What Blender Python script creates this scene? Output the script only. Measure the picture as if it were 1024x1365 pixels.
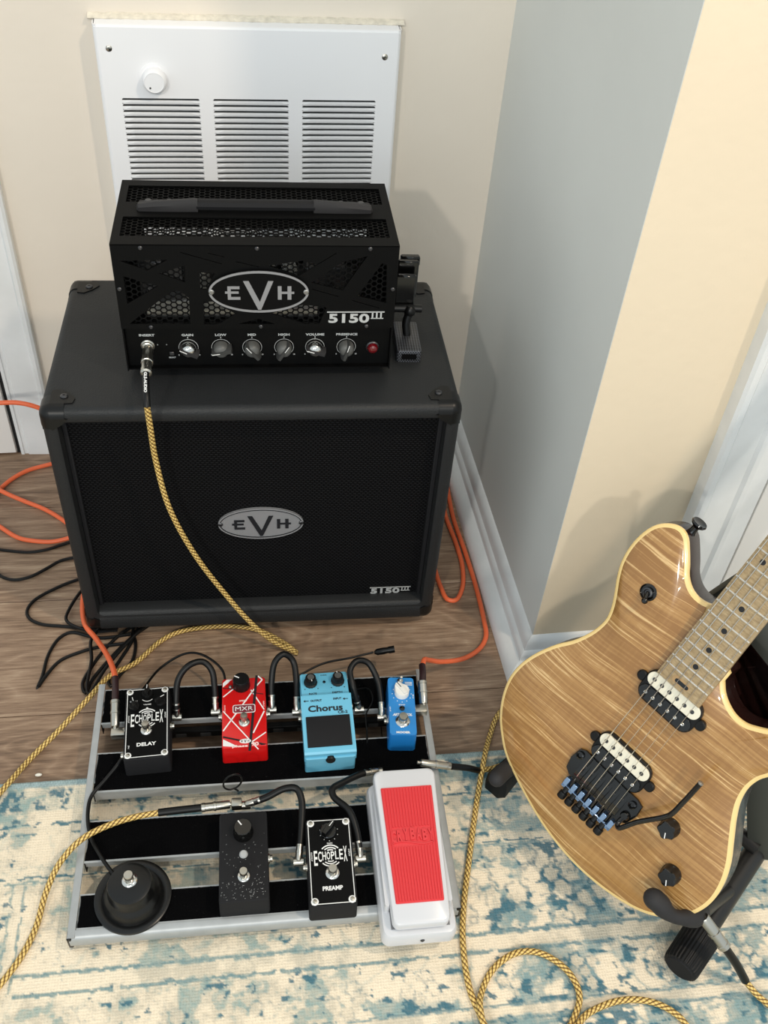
import bpy, bmesh, math, random
import numpy as np
from mathutils import Matrix, Vector
random.seed(7)
for o in list(bpy.data.objects): bpy.data.objects.remove(o)
SC = bpy.context.scene
COL = SC.collection

# ---------------------------------------------------------------- camera, world, lights, exposure
def look_matrix(f_px, pitch, roll, yaw, h):
    cp, sp = math.cos(pitch), math.sin(pitch)
    F = Vector((math.sin(yaw)*cp, math.cos(yaw)*cp, -sp))
    R = Vector((math.cos(yaw), -math.sin(yaw), 0)); U = R.cross(F)
    c, s = math.cos(roll), math.sin(roll)
    R2 = c*R + s*U; U2 = -s*R + c*U
    m = Matrix((R2, U2, -F)).transposed().to_4x4()
    m.translation = Vector((0, 0, h))
    return m
cam = bpy.data.cameras.new('camera'); cam_o = bpy.data.objects.new('camera', cam); COL.objects.link(cam_o)
cam_o.matrix_world = look_matrix(1265.29, 0.7560, 0.08943, 0.21126, 1.1568)
cam.sensor_fit = 'HORIZONTAL'; cam.sensor_width = 36; cam.lens = 1265.29/1024*36
cam.clip_start = .01; cam.clip_end = 50
SC.camera = cam_o

SC.view_settings.view_transform = 'Standard'; SC.view_settings.look = 'None'
SC.view_settings.exposure = -0.25; SC.view_settings.gamma = 1.0
SC.view_settings.use_curve_mapping = False

def lin(c):
    c = c/255.0
    return c/12.92 if c <= .04045 else ((c+.055)/1.055)**2.4
def L3(*rgb): return tuple(lin(v) for v in rgb) + (1.0,)

world = bpy.data.worlds.new('world'); SC.world = world; world.use_nodes = True
world.node_tree.nodes['Background'].inputs[0].default_value = (0.86, 0.96, 1.0, 1)
world.node_tree.nodes['Background'].inputs[1].default_value = 1.02

def light(name, kind, loc, energy, col, size, target=None):
    d = bpy.data.lights.new(name, kind); d.energy = energy; d.color = col
    if kind == 'AREA': d.shape = 'DISK'; d.size = size
    else: d.shadow_soft_size = size
    o = bpy.data.objects.new(name, d); COL.objects.link(o); o.location = loc
    if target is not None:
        o.rotation_euler = (Vector(target)-Vector(loc)).to_track_quat('-Z', 'Y').to_euler()
    return o
# two recessed ceiling lamps of the room, one to the front right and one to the front left
light('ceiling_lamp_right', 'AREA', (1.10, -0.05, 2.40), 23, (1.0, 0.82, 0.62), .10, (.1, .8, .2))
light('ceiling_lamp_left', 'AREA', (-1.45, -2.45, 2.45), 40, (1.0, 0.94, 0.84), .14, (.1, .9, .2))
light('ceiling_lamp_behind', 'AREA', (0.21, -2.19, 2.40), 28, (1.0, 0.95, 0.86), .14, (.2, .9, .2))
# added cool fill from behind the camera, no real source of the room
light('cool_fill_light', 'AREA', (-0.9, -2.2, 1.5), 10, (0.80, 0.91, 1.0), 1.3, (.3, .9, .2))

# ---------------------------------------------------------------- materials
def new_mat(name):
    m = bpy.data.materials.new(name); m.use_nodes = True
    nt = m.node_tree
    return m, nt, nt.nodes['Principled BSDF']
def N(nt, kind, **kw):
    n = nt.nodes.new(kind)
    for k, v in kw.items():
        if isinstance(v, tuple) and k.startswith('_'): pass
        setattr(n, k, v)
    return n
def ramp(nt, fac, stops):
    r = nt.nodes.new('ShaderNodeValToRGB'); nt.links.new(fac, r.inputs[0])
    e = r.color_ramp.elements
    while len(e) < len(stops): e.new(.5)
    for i, (p, c) in enumerate(stops): e[i].position = p; e[i].color = c
    return r.outputs[0]
def noise(nt, vec, scale, detail=3, rough=.5, dist=0):
    n = nt.nodes.new('ShaderNodeTexNoise'); n.inputs['Scale'].default_value = scale
    n.inputs['Detail'].default_value = detail; n.inputs['Roughness'].default_value = rough
    n.inputs['Distortion'].default_value = dist
    if vec is not None: nt.links.new(vec, n.inputs['Vector'])
    return n.outputs['Fac']
def mapping(nt, vec, scale=(1, 1, 1), rot=(0, 0, 0), loc=(0, 0, 0)):
    m = nt.nodes.new('ShaderNodeMapping'); nt.links.new(vec, m.inputs['Vector'])
    m.inputs['Scale'].default_value = scale; m.inputs['Rotation'].default_value = rot; m.inputs['Location'].default_value = loc
    return m.outputs[0]
def mth(nt, op, a, b=None, c=None):
    n = nt.nodes.new('ShaderNodeMath'); n.operation = op
    for i, v in enumerate((a, b, c)):
        if v is None: continue
        if isinstance(v, (int, float)): n.inputs[i].default_value = v
        else: nt.links.new(v, n.inputs[i])
    return n.outputs[0]
def bump(nt, b, height, strength, dist=.001):
    n = nt.nodes.new('ShaderNodeBump'); n.inputs['Strength'].default_value = strength; n.inputs['Distance'].default_value = dist
    nt.links.new(height, n.inputs['Height']); nt.links.new(n.outputs[0], b.inputs['Normal'])
def plain(name, rgb, rough=.5, metal=0, spec=.5, coat=0, bmp=None, var=0, varscale=20):
    m, nt, b = new_mat(name)
    b.inputs['Base Color'].default_value = L3(*rgb); b.inputs['Roughness'].default_value = rough
    b.inputs['Metallic'].default_value = metal; b.inputs['Specular IOR Level'].default_value = spec
    b.inputs['Coat Weight'].default_value = coat; b.inputs['Coat Roughness'].default_value = .08
    tc = nt.nodes.new('ShaderNodeTexCoord').outputs['Object']
    if var:
        f = noise(nt, tc, varscale, 4)
        c = ramp(nt, f, [(.3, L3(*[max(0, v*(1-var)) for v in rgb])), (.7, L3(*[min(255, v*(1+var)) for v in rgb]))])
        nt.links.new(c, b.inputs['Base Color'])
    if bmp:
        bump(nt, b, noise(nt, tc, bmp[0], 3), bmp[1], bmp[2] if len(bmp) > 2 else .001)
    return m
M = {}
M['wall_warm'] = plain('warm_white_wall_paint', (224, 214, 200), .7, bmp=(60, .25, .002), var=.015, varscale=3)
M['wall_cream'] = plain('warm_cream_wall_paint', (226, 210, 184), .7, bmp=(60, .3, .002), var=.012, varscale=3)
M['wall_cool'] = plain('pale_grey_wall_paint', (216, 218, 214), .7, bmp=(60, .15, .002), var=.015, varscale=3)
M['trim_white'] = plain('white_trim_paint', (226, 228, 228), .35, bmp=(25, .15, .002), var=.03, varscale=14)
M['door_white'] = plain('white_door_paint', (232, 229, 224), .4, bmp=(25, .1, .002))
M['heater_white'] = plain('white_enamelled_steel', (236, 236, 238), .35)
M['plaster'] = plain('rough_plaster', (222, 214, 198), .9, bmp=(150, .5, .002), var=.06, varscale=120)
M['dark_gap'] = plain('dark_recess', (22, 22, 22), .8)
M['heater_fin'] = plain('heater_fin_metal', (120, 124, 124), .5, .5)
M['black_metal'] = plain('black_powder_coat', (8, 8, 8), .6, spec=.12, bmp=(900, .15, .0004))
M['black_panel'] = plain('black_satin_panel', (7, 7, 7), .5, spec=.12)
M['black_plastic'] = plain('black_plastic', (14, 14, 14), .35, spec=.3)
M['black_gloss'] = plain('gloss_black', (10, 10, 10), .12, spec=.6)
M['black_matte'] = plain('matte_black', (29, 29, 31), .7, spec=.2, bmp=(700, .25, .0004))
M['rubber'] = plain('black_rubber', (44, 43, 44), .62, spec=.25)
M['dark_rubber'] = plain('dark_rubber', (17, 17, 18), .5, spec=.28)
M['chrome'] = plain('chrome', (215, 213, 208), .16, 1)
M['nickel'] = plain('nickel', (190, 186, 176), .28, 1)
M['steel'] = plain('brushed_steel', (170, 170, 168), .35, 1)
M['dark_steel'] = plain('dark_steel', (84, 84, 86), .38, .9)
M['pewter'] = plain('pewter_plate', (150, 150, 152), .45, .35)
M['silver_print'] = plain('silver_print', (196, 198, 198), .45, .3)
M['white_print'] = plain('white_print', (232, 232, 230), .6)
M['black_print'] = plain('black_print', (12, 14, 20), .6)
M['alu'] = plain('anodised_aluminium', (168, 171, 172), .42, .35, var=.03, varscale=60)
M['red_paint'] = plain('red_enamel', (206, 20, 20), .28, coat=.3)
M['blue_paint'] = plain('light_blue_enamel', (106, 184, 214), .38, coat=.2)
M['deep_blue'] = plain('mid_blue_enamel', (28, 116, 188), .32, coat=.3)
M['wah_white'] = plain('white_gloss_enamel', (206, 207, 211), .28, coat=.3)
M['wah_red'] = plain('red_ribbed_rubber', (214, 52, 58), .55)
M['wah_plate'] = plain('wah_base_plate', (120, 120, 122), .5)
M['lamp_red'] = plain('red_jewel', (96, 6, 14), .1, coat=.5)
M['orange'] = plain('orange_cable_jacket', (232, 108, 66), .42, spec=.4)
M['cable_black'] = plain('black_cable_jacket', (14, 14, 14), .4, spec=.3)
M['cream_bobbin'] = plain('cream_plastic', (232, 226, 206), .4)
M['white_plastic'] = plain('white_plastic', (234, 232, 226), .35)
M['gold'] = plain('gold_print', (214, 176, 92), .35, .6)
M['crumb'] = plain('white_crumb', (236, 232, 220), .8)
M['chrome_blue_reflection'] = plain('steel_painted_blue_reflection', (150, 178, 214), .22, .9)  # chrome whose bluish reflection is put into the base colour
M['mahogany'] = plain('dark_brown_gloss_lacquer', (36, 18, 15), .2, spec=.12, coat=.08)
M['binding'] = plain('cream_binding', (238, 206, 138), .3, coat=.6)
M['neck_wood'] = plain('oiled_maple', (170, 138, 96), .45, var=.08, varscale=30)
M['tube_metal'] = plain('satin_black_tube', (38, 37, 36), .36, .3, spec=.5)
M['post_metal'] = plain('grey_green_flat_tube', (60, 62, 57), .5, .2)
M['glass'] = plain('valve_glass', (200, 205, 205), .08, 0)
M['glass'].node_tree.nodes['Principled BSDF'].inputs['Transmission Weight'].default_value = .8
M['knob_grey'] = plain('grey_knob_plastic', (84, 84, 82), .45)
M['pointer_grey'] = plain('dark_grey_pointer', (52, 52, 51), .5)
M['satin_black'] = plain('satin_black_plastic', (13, 13, 13), .3, spec=.4)
M['fret'] = plain('fret_wire', (222, 218, 210), .3, .85)
M['edge_tape'] = plain('wood_block', (150, 128, 84), .6)

def mat_tolex():
    m, nt, b = new_mat('black_tolex')
    b.inputs['Base Color'].default_value = L3(32, 33, 34); b.inputs['Specular IOR Level'].default_value = .32; b.inputs['Roughness'].default_value = .48
    tc = nt.nodes.new('ShaderNodeTexCoord').outputs['Object']
    v = nt.nodes.new('ShaderNodeTexVoronoi'); v.inputs['Scale'].default_value = 520; nt.links.new(tc, v.inputs['Vector'])
    h = mth(nt, 'ADD', v.outputs['Distance'], noise(nt, tc, 300, 3))
    bump(nt, b, h, .35, .0006)
    f = noise(nt, tc, 9, 4, .6)
    nt.links.new(ramp(nt, f, [(.35, (.45, .45, .45, 1)), (.7, (.56, .56, .56, 1))]), b.inputs['Roughness'])
    return m
M['tolex'] = mat_tolex()

def mat_grille():
    # woven cloth: short horizontal threads in staggered, slightly wandering rows
    m, nt, b = new_mat('black_woven_grille_cloth')
    tc = nt.nodes.new('ShaderNodeTexCoord').outputs['Object']
    s = nt.nodes.new('ShaderNodeSeparateXYZ'); nt.links.new(tc, s.inputs[0])
    x, z = s.outputs[0], s.outputs[2]
    wob = noise(nt, mapping(nt, tc, (60, 1, 40)), 1.0, 2)
    zz = mth(nt, 'ADD', z, mth(nt, 'MULTIPLY', wob, .0016))
    row = mth(nt, 'FLOOR', mth(nt, 'MULTIPLY', zz, 1/.0034))
    fr = mth(nt, 'FRACT', mth(nt, 'MULTIPLY', zz, 1/.0034))
    xo = mth(nt, 'ADD', mth(nt, 'MULTIPLY', x, 1/.0062), mth(nt, 'MULTIPLY', row, .5))
    fx = mth(nt, 'FRACT', xo)
    a = mth(nt, 'SINE', mth(nt, 'MULTIPLY', fr, math.pi))
    c = mth(nt, 'SINE', mth(nt, 'MULTIPLY', fx, math.pi))
    h = mth(nt, 'MULTIPLY', a, mth(nt, 'POWER', c, .6))
    nt.links.new(ramp(nt, h, [(.35, L3(1, 1, 2)), (.95, L3(24, 24, 26))]), b.inputs['Base Color'])
    b.inputs['Roughness'].default_value = .7; b.inputs['Specular IOR Level'].default_value = .12
    bump(nt, b, h, .8, .0012)
    return m
M['grille_cloth'] = mat_grille()

def mat_velcro():
    m, nt, b = new_mat('black_loop_velcro')
    b.inputs['Roughness'].default_value = 1; b.inputs['Specular IOR Level'].default_value = .05
    tc = nt.nodes.new('ShaderNodeTexCoord').outputs['Object']
    sp = noise(nt, tc, 420, 2)
    nt.links.new(ramp(nt, sp, [(.0, L3(5, 5, 6)), (.72, L3(8, 8, 9)), (.80, L3(46, 46, 48))]), b.inputs['Base Color'])
    bump(nt, b, noise(nt, tc, 900, 3), .8, .001)
    return m
M['velcro'] = mat_velcro()

def mat_tweed():
    # UV: x = turns around the cable, y = metres along it
    m, nt, b = new_mat('gold_and_brown_braided_tweed')
    uv = nt.nodes.new('ShaderNodeTexCoord').outputs['UV']
    s = nt.nodes.new('ShaderNodeSeparateXYZ'); nt.links.new(uv, s.inputs[0])
    u = mth(nt, 'MULTIPLY', s.outputs[0], 4); v = mth(nt, 'MULTIPLY', s.outputs[1], 1/.0072)
    a = mth(nt, 'FRACT', mth(nt, 'ADD', u, v)); c = mth(nt, 'FRACT', mth(nt, 'SUBTRACT', v, u))
    ha = mth(nt, 'SINE', mth(nt, 'MULTIPLY', a, math.pi)); hc = mth(nt, 'SINE', mth(nt, 'MULTIPLY', c, math.pi))
    h = mth(nt, 'MULTIPLY', ha, mth(nt, 'ADD', mth(nt, 'MULTIPLY', hc, .6), .4))
    nt.links.new(ramp(nt, h, [(.18, L3(96, 70, 32)), (.40, L3(190, 150, 74)), (.8, L3(236, 204, 126))]), b.inputs['Base Color'])
    b.inputs['Roughness'].default_value = .5
    bump(nt, b, h, .9, .0012)
    return m
M['tweed'] = mat_tweed()

def mat_plank():
    m, nt, b = new_mat('grey_brown_wood_plank')
    tc = nt.nodes.new('ShaderNodeTexCoord').outputs['Object']
    oi = nt.nodes.new('ShaderNodeObjectInfo').outputs['Random']
    cmb = nt.nodes.new('ShaderNodeCombineXYZ'); nt.links.new(mth(nt, 'MULTIPLY', oi, 37.0), cmb.inputs[0]); nt.links.new(mth(nt, 'MULTIPLY', oi, 11.0), cmb.inputs[1])
    va = nt.nodes.new('ShaderNodeVectorMath'); va.operation = 'ADD'; nt.links.new(tc, va.inputs[0]); nt.links.new(cmb.outputs[0], va.inputs[1])
    p = va.outputs[0]
    # cathedral grain: rings of a stretched noise field
    big = noise(nt, mapping(nt, p, (2.2, 11, 1)), 1.0, 2, .5, .3)
    rings = mth(nt, 'FRACT', mth(nt, 'MULTIPLY', big, 16))
    ringl = mth(nt, 'POWER', mth(nt, 'ABSOLUTE', mth(nt, 'SUBTRACT', rings, .5)), 2.0)
    fine = noise(nt, mapping(nt, p, (20, 300, 1)), 1.0, 5, .7)
    mid = noise(nt, mapping(nt, p, (7, 80, 1)), 1.0, 4, .6)
    f = mth(nt, 'ADD', mth(nt, 'MULTIPLY', fine, .55), mth(nt, 'MULTIPLY', mid, .45))
    f = mth(nt, 'ADD', f, mth(nt, 'MULTIPLY', ringl, .42))
    f = mth(nt, 'ADD', f, mth(nt, 'MULTIPLY', mth(nt, 'SUBTRACT', oi, .5), .05))
    nt.links.new(ramp(nt, f, [(.34, L3(92, 72, 57)), (.50, L3(134, 109, 88)), (.62, L3(156, 131, 108)), (.76, L3(186, 164, 140))]), b.inputs['Base Color'])
    b.inputs['Roughness'].default_value = .48
    bump(nt, b, fine, .35, .0006)
    return m
M['plank'] = mat_plank()

def mat_rug():
    m, nt, b = new_mat('distressed_teal_and_cream_pile')
    at = nt.nodes.new('ShaderNodeAttribute'); at.attribute_name = 'pile'
    tc = nt.nodes.new('ShaderNodeTexCoord').outputs['Object']
    s = nt.nodes.new('ShaderNodeSeparateXYZ'); nt.links.new(tc, s.inputs[0])
    wr = mth(nt, 'SINE', mth(nt, 'MULTIPLY', s.outputs[0], 2*math.pi/.0032))
    wy = mth(nt, 'SINE', mth(nt, 'MULTIPLY', s.outputs[1], 2*math.pi/.0034))
    n = noise(nt, tc, 520, 3)
    h = mth(nt, 'ADD', mth(nt, 'MULTIPLY', mth(nt, 'ADD', wr, wy), .12), mth(nt, 'MULTIPLY', n, 1.2))
    mx = nt.nodes.new('ShaderNodeMix'); mx.data_type = 'RGBA'; mx.blend_type = 'MULTIPLY'
    mx.inputs[0].default_value = 1
    nt.links.new(at.outputs['Color'], mx.inputs[6])
    nt.links.new(ramp(nt, h, [(.1, (.90, .90, .90, 1)), (1.0, (1.04, 1.04, 1.04, 1))]), mx.inputs[7])
    nt.links.new(mx.outputs[2], b.inputs['Base Color'])
    b.inputs['Roughness'].default_value = .95; b.inputs['Specular IOR Level'].default_value = .1
    bump(nt, b, h, .45, .0015)
    return m
M['rug'] = mat_rug()

def mat_flame(name, lo, mid, hi, board=False):
    # figured maple: light flames across the grain, running along local x
    m, nt, b = new_mat(name)
    tc = nt.nodes.new('ShaderNodeTexCoord').outputs['Object']
    s = nt.nodes.new('ShaderNodeSeparateXYZ'); nt.links.new(tc, s.inputs[0])
    w = noise(nt, mapping(nt, tc, (8, 5, 1)), 1.0, 2, .4)
    yy = mth(nt, 'ADD', mth(nt, 'ADD', s.outputs[1], mth(nt, 'MULTIPLY', s.outputs[0], -.07)), mth(nt, 'MULTIPLY', w, .016))
    cmb = nt.nodes.new('ShaderNodeCombineXYZ'); nt.links.new(mth(nt, 'MULTIPLY', yy, 135), cmb.inputs[1]); nt.links.new(mth(nt, 'MULTIPLY', s.outputs[0], 5), cmb.inputs[0])
    st = noise(nt, cmb.outputs[0], 1.0, 2.5, .5)
    cmb2 = nt.nodes.new('ShaderNodeCombineXYZ'); nt.links.new(mth(nt, 'MULTIPLY', yy, 300), cmb2.inputs[1]); nt.links.new(mth(nt, 'MULTIPLY', s.outputs[0], 6), cmb2.inputs[0])
    st2 = noise(nt, cmb2.outputs[0], 1.0, 2, .5)
    grain = noise(nt, mapping(nt, tc, (240, 12, 1)), 1.0, 3)
    inten = noise(nt, mapping(nt, tc, (7, 6, 1)), 1.0, 1)
    ph = mth(nt, 'ADD', mth(nt, 'MULTIPLY', yy, 78), mth(nt, 'MULTIPLY', st, 3.4))
    tri = mth(nt, 'SUBTRACT', 1.0, mth(nt, 'ABSOLUTE', mth(nt, 'SUBTRACT', mth(nt, 'MULTIPLY', mth(nt, 'FRACT', ph), 2.0), 1.0)))
    line = mth(nt, 'POWER', tri, 3.0)
    cm3 = nt.nodes.new('ShaderNodeCombineXYZ'); nt.links.new(mth(nt, 'MULTIPLY', mth(nt, 'FLOOR', ph), 1.37), cm3.inputs[1]); nt.links.new(mth(nt, 'MULTIPLY', s.outputs[0], 7), cm3.inputs[0])
    amp = noise(nt, cm3.outputs[0], 1.0, 2, .6)
    amp = mth(nt, 'MULTIPLY', mth(nt, 'MAXIMUM', mth(nt, 'SUBTRACT', amp, .34), 0.0), 2.6)
    f = mth(nt, 'ADD', mth(nt, 'MULTIPLY', line, amp), mth(nt, 'MULTIPLY', mth(nt, 'SUBTRACT', st2, .5), .55))
    f = mth(nt, 'ADD', f, mth(nt, 'MULTIPLY', mth(nt, 'SUBTRACT', grain, .5), .25))
    f = mth(nt, 'ADD', f, mth(nt, 'MULTIPLY', mth(nt, 'SUBTRACT', inten, .42), .5))
    nt.links.new(ramp(nt, f, [(.0, L3(*lo)), (.22, L3(*mid)), (.32, L3(*mid)), (.66, L3(*hi))]), b.inputs['Base Color'])
    b.inputs['Roughness'].default_value = .38 if not board else .55
    if not board:
        b.inputs['Coat Weight'].default_value = .5; b.inputs['Coat Roughness'].default_value = .06
    return m
M['flame'] = mat_flame('flamed_maple_top', (148, 105, 54), (172, 129, 74), (216, 180, 126))
def mat_fb():
    m, nt, b = new_mat('birdseye_maple_fingerboard')
    tc = nt.nodes.new('ShaderNodeTexCoord').outputs['Object']
    f = noise(nt, mapping(nt, tc, (120, 420, 1)), 1.0, 3, .6)
    nt.links.new(ramp(nt, f, [(.3, L3(138, 116, 82)), (.7, L3(176, 154, 118))]), b.inputs['Base Color'])
    b.inputs['Roughness'].default_value = .5
    return m
M['fingerboard'] = mat_fb()
def mat_carbon():
    m, nt, b = new_mat('silver_dotted_mesh')
    tc = nt.nodes.new('ShaderNodeTexCoord').outputs['Object']
    ch = nt.nodes.new('ShaderNodeTexChecker'); nt.links.new(mapping(nt, tc, (1, 1, 1), (0, 0, .78)), ch.inputs[0]); ch.inputs['Scale'].default_value = 420
    ch.inputs['Color1'].default_value = L3(90, 92, 98); ch.inputs['Color2'].default_value = L3(14, 14, 15)
    nt.links.new(ch.outputs[0], b.inputs['Base Color']); b.inputs['Roughness'].default_value = .35; b.inputs['Metallic'].default_value = .4
    return m
M['carbon'] = mat_carbon()

# ---------------------------------------------------------------- geometry helpers
class MB:
    def __init__(s): s.bm = bmesh.new(); s.uv = None
    def box(s, x0, x1, y0, y1, z0, z1, r=0, seg=2, T=None):
        v = [s.bm.verts.new((x, y, z)) for z in (z0, z1) for y in (y0, y1) for x in (x0, x1)]
        q = [(0, 2, 3, 1), (4, 5, 7, 6), (0, 1, 5, 4), (1, 3, 7, 5), (3, 2, 6, 7), (2, 0, 4, 6)]
        f = [s.bm.faces.new([v[i] for i in t]) for t in q]
        if T is not None: bmesh.ops.transform(s.bm, matrix=T, verts=v)
        if r:
            e = list({e for g in f for e in g.edges})
            bmesh.ops.bevel(s.bm, geom=e, offset=r, segments=seg, profile=.5, affect='EDGES', clamp_overlap=True)
        return s
    def loft(s, loops, T=None, cap=True, close=True):
        rings = []
        for lp in loops:
            rings.append([s.bm.verts.new(p if T is None else T @ Vector(p)) for p in lp])
        n = len(rings[0])
        for a, b in zip(rings, rings[1:]):
            for i in range(n if close else n-1):
                j = (i+1) % n
                s.bm.faces.new((a[i], a[j], b[j], b[i]))
        if cap:
            s.bm.faces.new(list(reversed(rings[0]))); s.bm.faces.new(rings[-1])
        return s
    def prism(s, pts, z0, z1, T=None):
        return s.loft([[(x, y, z0) for x, y in pts], [(x, y, z1) for x, y in pts]], T)
    def cyl(s, c, r, h, n=20, r2=None, T=None, axis='z'):
        r2 = r if r2 is None else r2
        A = Matrix.Translation(c) @ {'z': Matrix.Identity(4), 'y': Matrix.Rotation(math.pi/2, 4, 'X'), 'x': Matrix.Rotation(math.pi/2, 4, 'Y')}[axis]
        if T is not None: A = T @ A
        return s.loft([[(r*math.cos(t), r*math.sin(t), 0) for t in np.linspace(0, 2*math.pi, n, endpoint=False)],
                       [(r2*math.cos(t), r2*math.sin(t), h) for t in np.linspace(0, 2*math.pi, n, endpoint=False)]], A)
    def lathe(s, prof, n=28, T=None, cap=True):
        return s.loft([[(max(r, 1e-5)*math.cos(t), max(r, 1e-5)*math.sin(t), z) for t in np.linspace(0, 2*math.pi, n, endpoint=False)] for r, z in prof], T, cap)
    def tube(s, pts, r, n=10, step=None, rr=None, flat=1.0):
        P = [Vector(p) for p in (resample(pts, step) if step else pts)]
        if s.uv is None: s.uv = s.bm.loops.layers.uv.new('UVMap')
        up = Vector((0, 0, 1)); t0 = (P[1]-P[0]).normalized()
        nrm = t0.cross(up)
        if nrm.length < 1e-3: nrm = t0.cross(Vector((0, 1, 0)))
        nrm.normalize()
        rings, ds = [], []
        d = 0
        for i, p in enumerate(P):
            t = (P[min(i+1, len(P)-1)]-P[max(i-1, 0)]).normalized()
            nrm = (nrm - t*nrm.dot(t)).normalized(); bn = t.cross(nrm)
            if i: d += (p-P[i-1]).length
            rad = r if rr is None else rr[min(i, len(rr)-1)]
            rings.append([s.bm.verts.new(p+(nrm*math.cos(a)+bn*math.sin(a)*flat)*rad) for a in np.linspace(0, 2*math.pi, n, endpoint=False)]); ds.append(d)
        for k in range(len(rings)-1):
            for i in range(n):
                j = (i+1) % n
                f = s.bm.faces.new((rings[k][i], rings[k][j], rings[k+1][j], rings[k+1][i]))
                for lo, (uu, vv) in zip(f.loops, ((i/n, ds[k]), ((i+1)/n, ds[k]), ((i+1)/n, ds[k+1]), (i/n, ds[k+1]))):
                    lo[s.uv].uv = (uu, vv)
        s.bm.faces.new(list(reversed(rings[0]))); s.bm.faces.new(rings[-1])
        return s
    def sphere(s, c, r, n=16, T=None, sz=1.0):
        A = Matrix.Translation(c)
        if T is not None: A = T @ A
        m = n//2
        prof = [(r*math.sin(math.pi*k/m), -r*math.cos(math.pi*k/m)*sz) for k in range(1, m)]
        return s.lathe(prof, n, A)
    def mesh(s, me, T):
        old = set(s.bm.verts)
        s.bm.from_mesh(me)
        bmesh.ops.transform(s.bm, matrix=T, verts=[v for v in s.bm.verts if v not in old])
        return s
    def build(s, name, mat, parent=None, smooth=True, ang=38, label=None):
        bm = s.bm
        bmesh.ops.recalc_face_normals(bm, faces=bm.faces)
        if smooth:
            lim = math.radians(ang)
            for f in bm.faces: f.smooth = True
            for e in bm.edges:
                if len(e.link_faces) != 2 or e.calc_face_angle(0) > lim: e.smooth = False
        me = bpy.data.meshes.new(name); bm.to_mesh(me); bm.free()
        for x in (mat if isinstance(mat, list) else [mat]): me.materials.append(M[x] if isinstance(x, str) else x)
        o = bpy.data.objects.new(name, me); COL.objects.link(o)
        if parent is not None: o.parent = parent
        if label: o['label'] = label
        return o

def resample(pts, step):
    P = [np.array(p, float) for p in pts]
    P = [2*P[0]-P[1]] + P + [2*P[-1]-P[-2]]
    out = []
    for i in range(1, len(P)-2):
        a, b, c, d = P[i-1:i+3]
        n = max(2, int(np.linalg.norm(c-b)/step))
        # centripetal Catmull-Rom
        t0 = 0; t1 = t0+max(np.linalg.norm(b-a), 1e-6)**.5; t2 = t1+max(np.linalg.norm(c-b), 1e-6)**.5; t3 = t2+max(np.linalg.norm(d-c), 1e-6)**.5
        for k in range(n):
            t = t1+(t2-t1)*k/n
            A1 = (t1-t)/(t1-t0)*a+(t-t0)/(t1-t0)*b; A2 = (t2-t)/(t2-t1)*b+(t-t1)/(t2-t1)*c; A3 = (t3-t)/(t3-t2)*c+(t-t2)/(t3-t2)*d
            B1 = (t2-t)/(t2-t0)*A1+(t-t0)/(t2-t0)*A2; B2 = (t3-t)/(t3-t1)*A2+(t-t1)/(t3-t1)*A3
            out.append(tuple((t2-t)/(t2-t1)*B1+(t-t1)/(t2-t1)*B2))
    out.append(tuple(P[-2]))
    return out
def rrect(x0, x1, y0, y1, r, z, n=5):
    r = min(r, (x1-x0)/2-1e-5, (y1-y0)/2-1e-5)
    pts = []
    for cx, cy, a in ((x1-r, y1-r, 0), (x0+r, y1-r, 90), (x0+r, y0+r, 180), (x1-r, y0+r, 270)):
        for k in range(n+1):
            t = math.radians(a+90*k/n); pts.append((cx+r*math.cos(t), cy+r*math.sin(t), z))
    return pts
def rslab(mb, x0, x1, y0, y1, z0, z1, r, ch=.0015, T=None, taper=0):
    """rounded-corner block with softened top edge; taper narrows it towards the top"""
    t = taper
    mb.loft([rrect(x0, x1, y0, y1, r, z0), rrect(x0+t, x1-t, y0+t, y1-t, r, z1-ch), rrect(x0+t+ch*.3, x1-t-ch*.3, y0+t+ch*.3, y1-t-ch*.3, r, z1-ch*.3),
             rrect(x0+t+ch, x1-t-ch, y0+t+ch, y1-t-ch, max(r-ch, .0005), z1)], T)
    return mb
_txt = {}
def text_mesh(s, size, ext=.0002, bold=0.0, shear=0, width=1.0, sx=1.0):
    key = (s, size, ext, bold, shear, sx)
    if key in _txt: return _txt[key]
    c = bpy.data.curves.new('lettering', 'FONT'); c.body = s; c.size = size; c.extrude = ext; c.offset = bold; c.shear = shear
    c.align_x = 'CENTER'; c.align_y = 'CENTER'; c.resolution_u = 3
    o = bpy.data.objects.new('lettering', c); COL.objects.link(o)
    o.scale = (1, 1, 1)
    dg = bpy.context.evaluated_depsgraph_get(); dg.update()
    me = bpy.data.meshes.new_from_object(o.evaluated_get(dg))
    bpy.data.objects.remove(o)
    if sx != 1.0: me.transform(Matrix.Diagonal((sx, 1, 1, 1)))
    _txt[key] = me
    return me
def shape_mesh(outlines, ext):
    """flat plate with holes from 2D outlines (even-odd fill), thickness 2*ext"""
    c = bpy.data.curves.new('plate', 'CURVE'); c.dimensions = '2D'; c.fill_mode = 'BOTH'; c.extrude = ext
    for pts in outlines:
        sp = c.splines.new('POLY'); sp.points.add(len(pts)-1); sp.use_cyclic_u = True
        for i, p in enumerate(pts): sp.points[i].co = (p[0], p[1], 0, 1)
    o = bpy.data.objects.new('plate', c); COL.objects.link(o)
    dg = bpy.context.evaluated_depsgraph_get(); dg.update()
    me = bpy.data.meshes.new_from_object(o.evaluated_get(dg))
    bpy.data.objects.remove(o)
    return me
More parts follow.
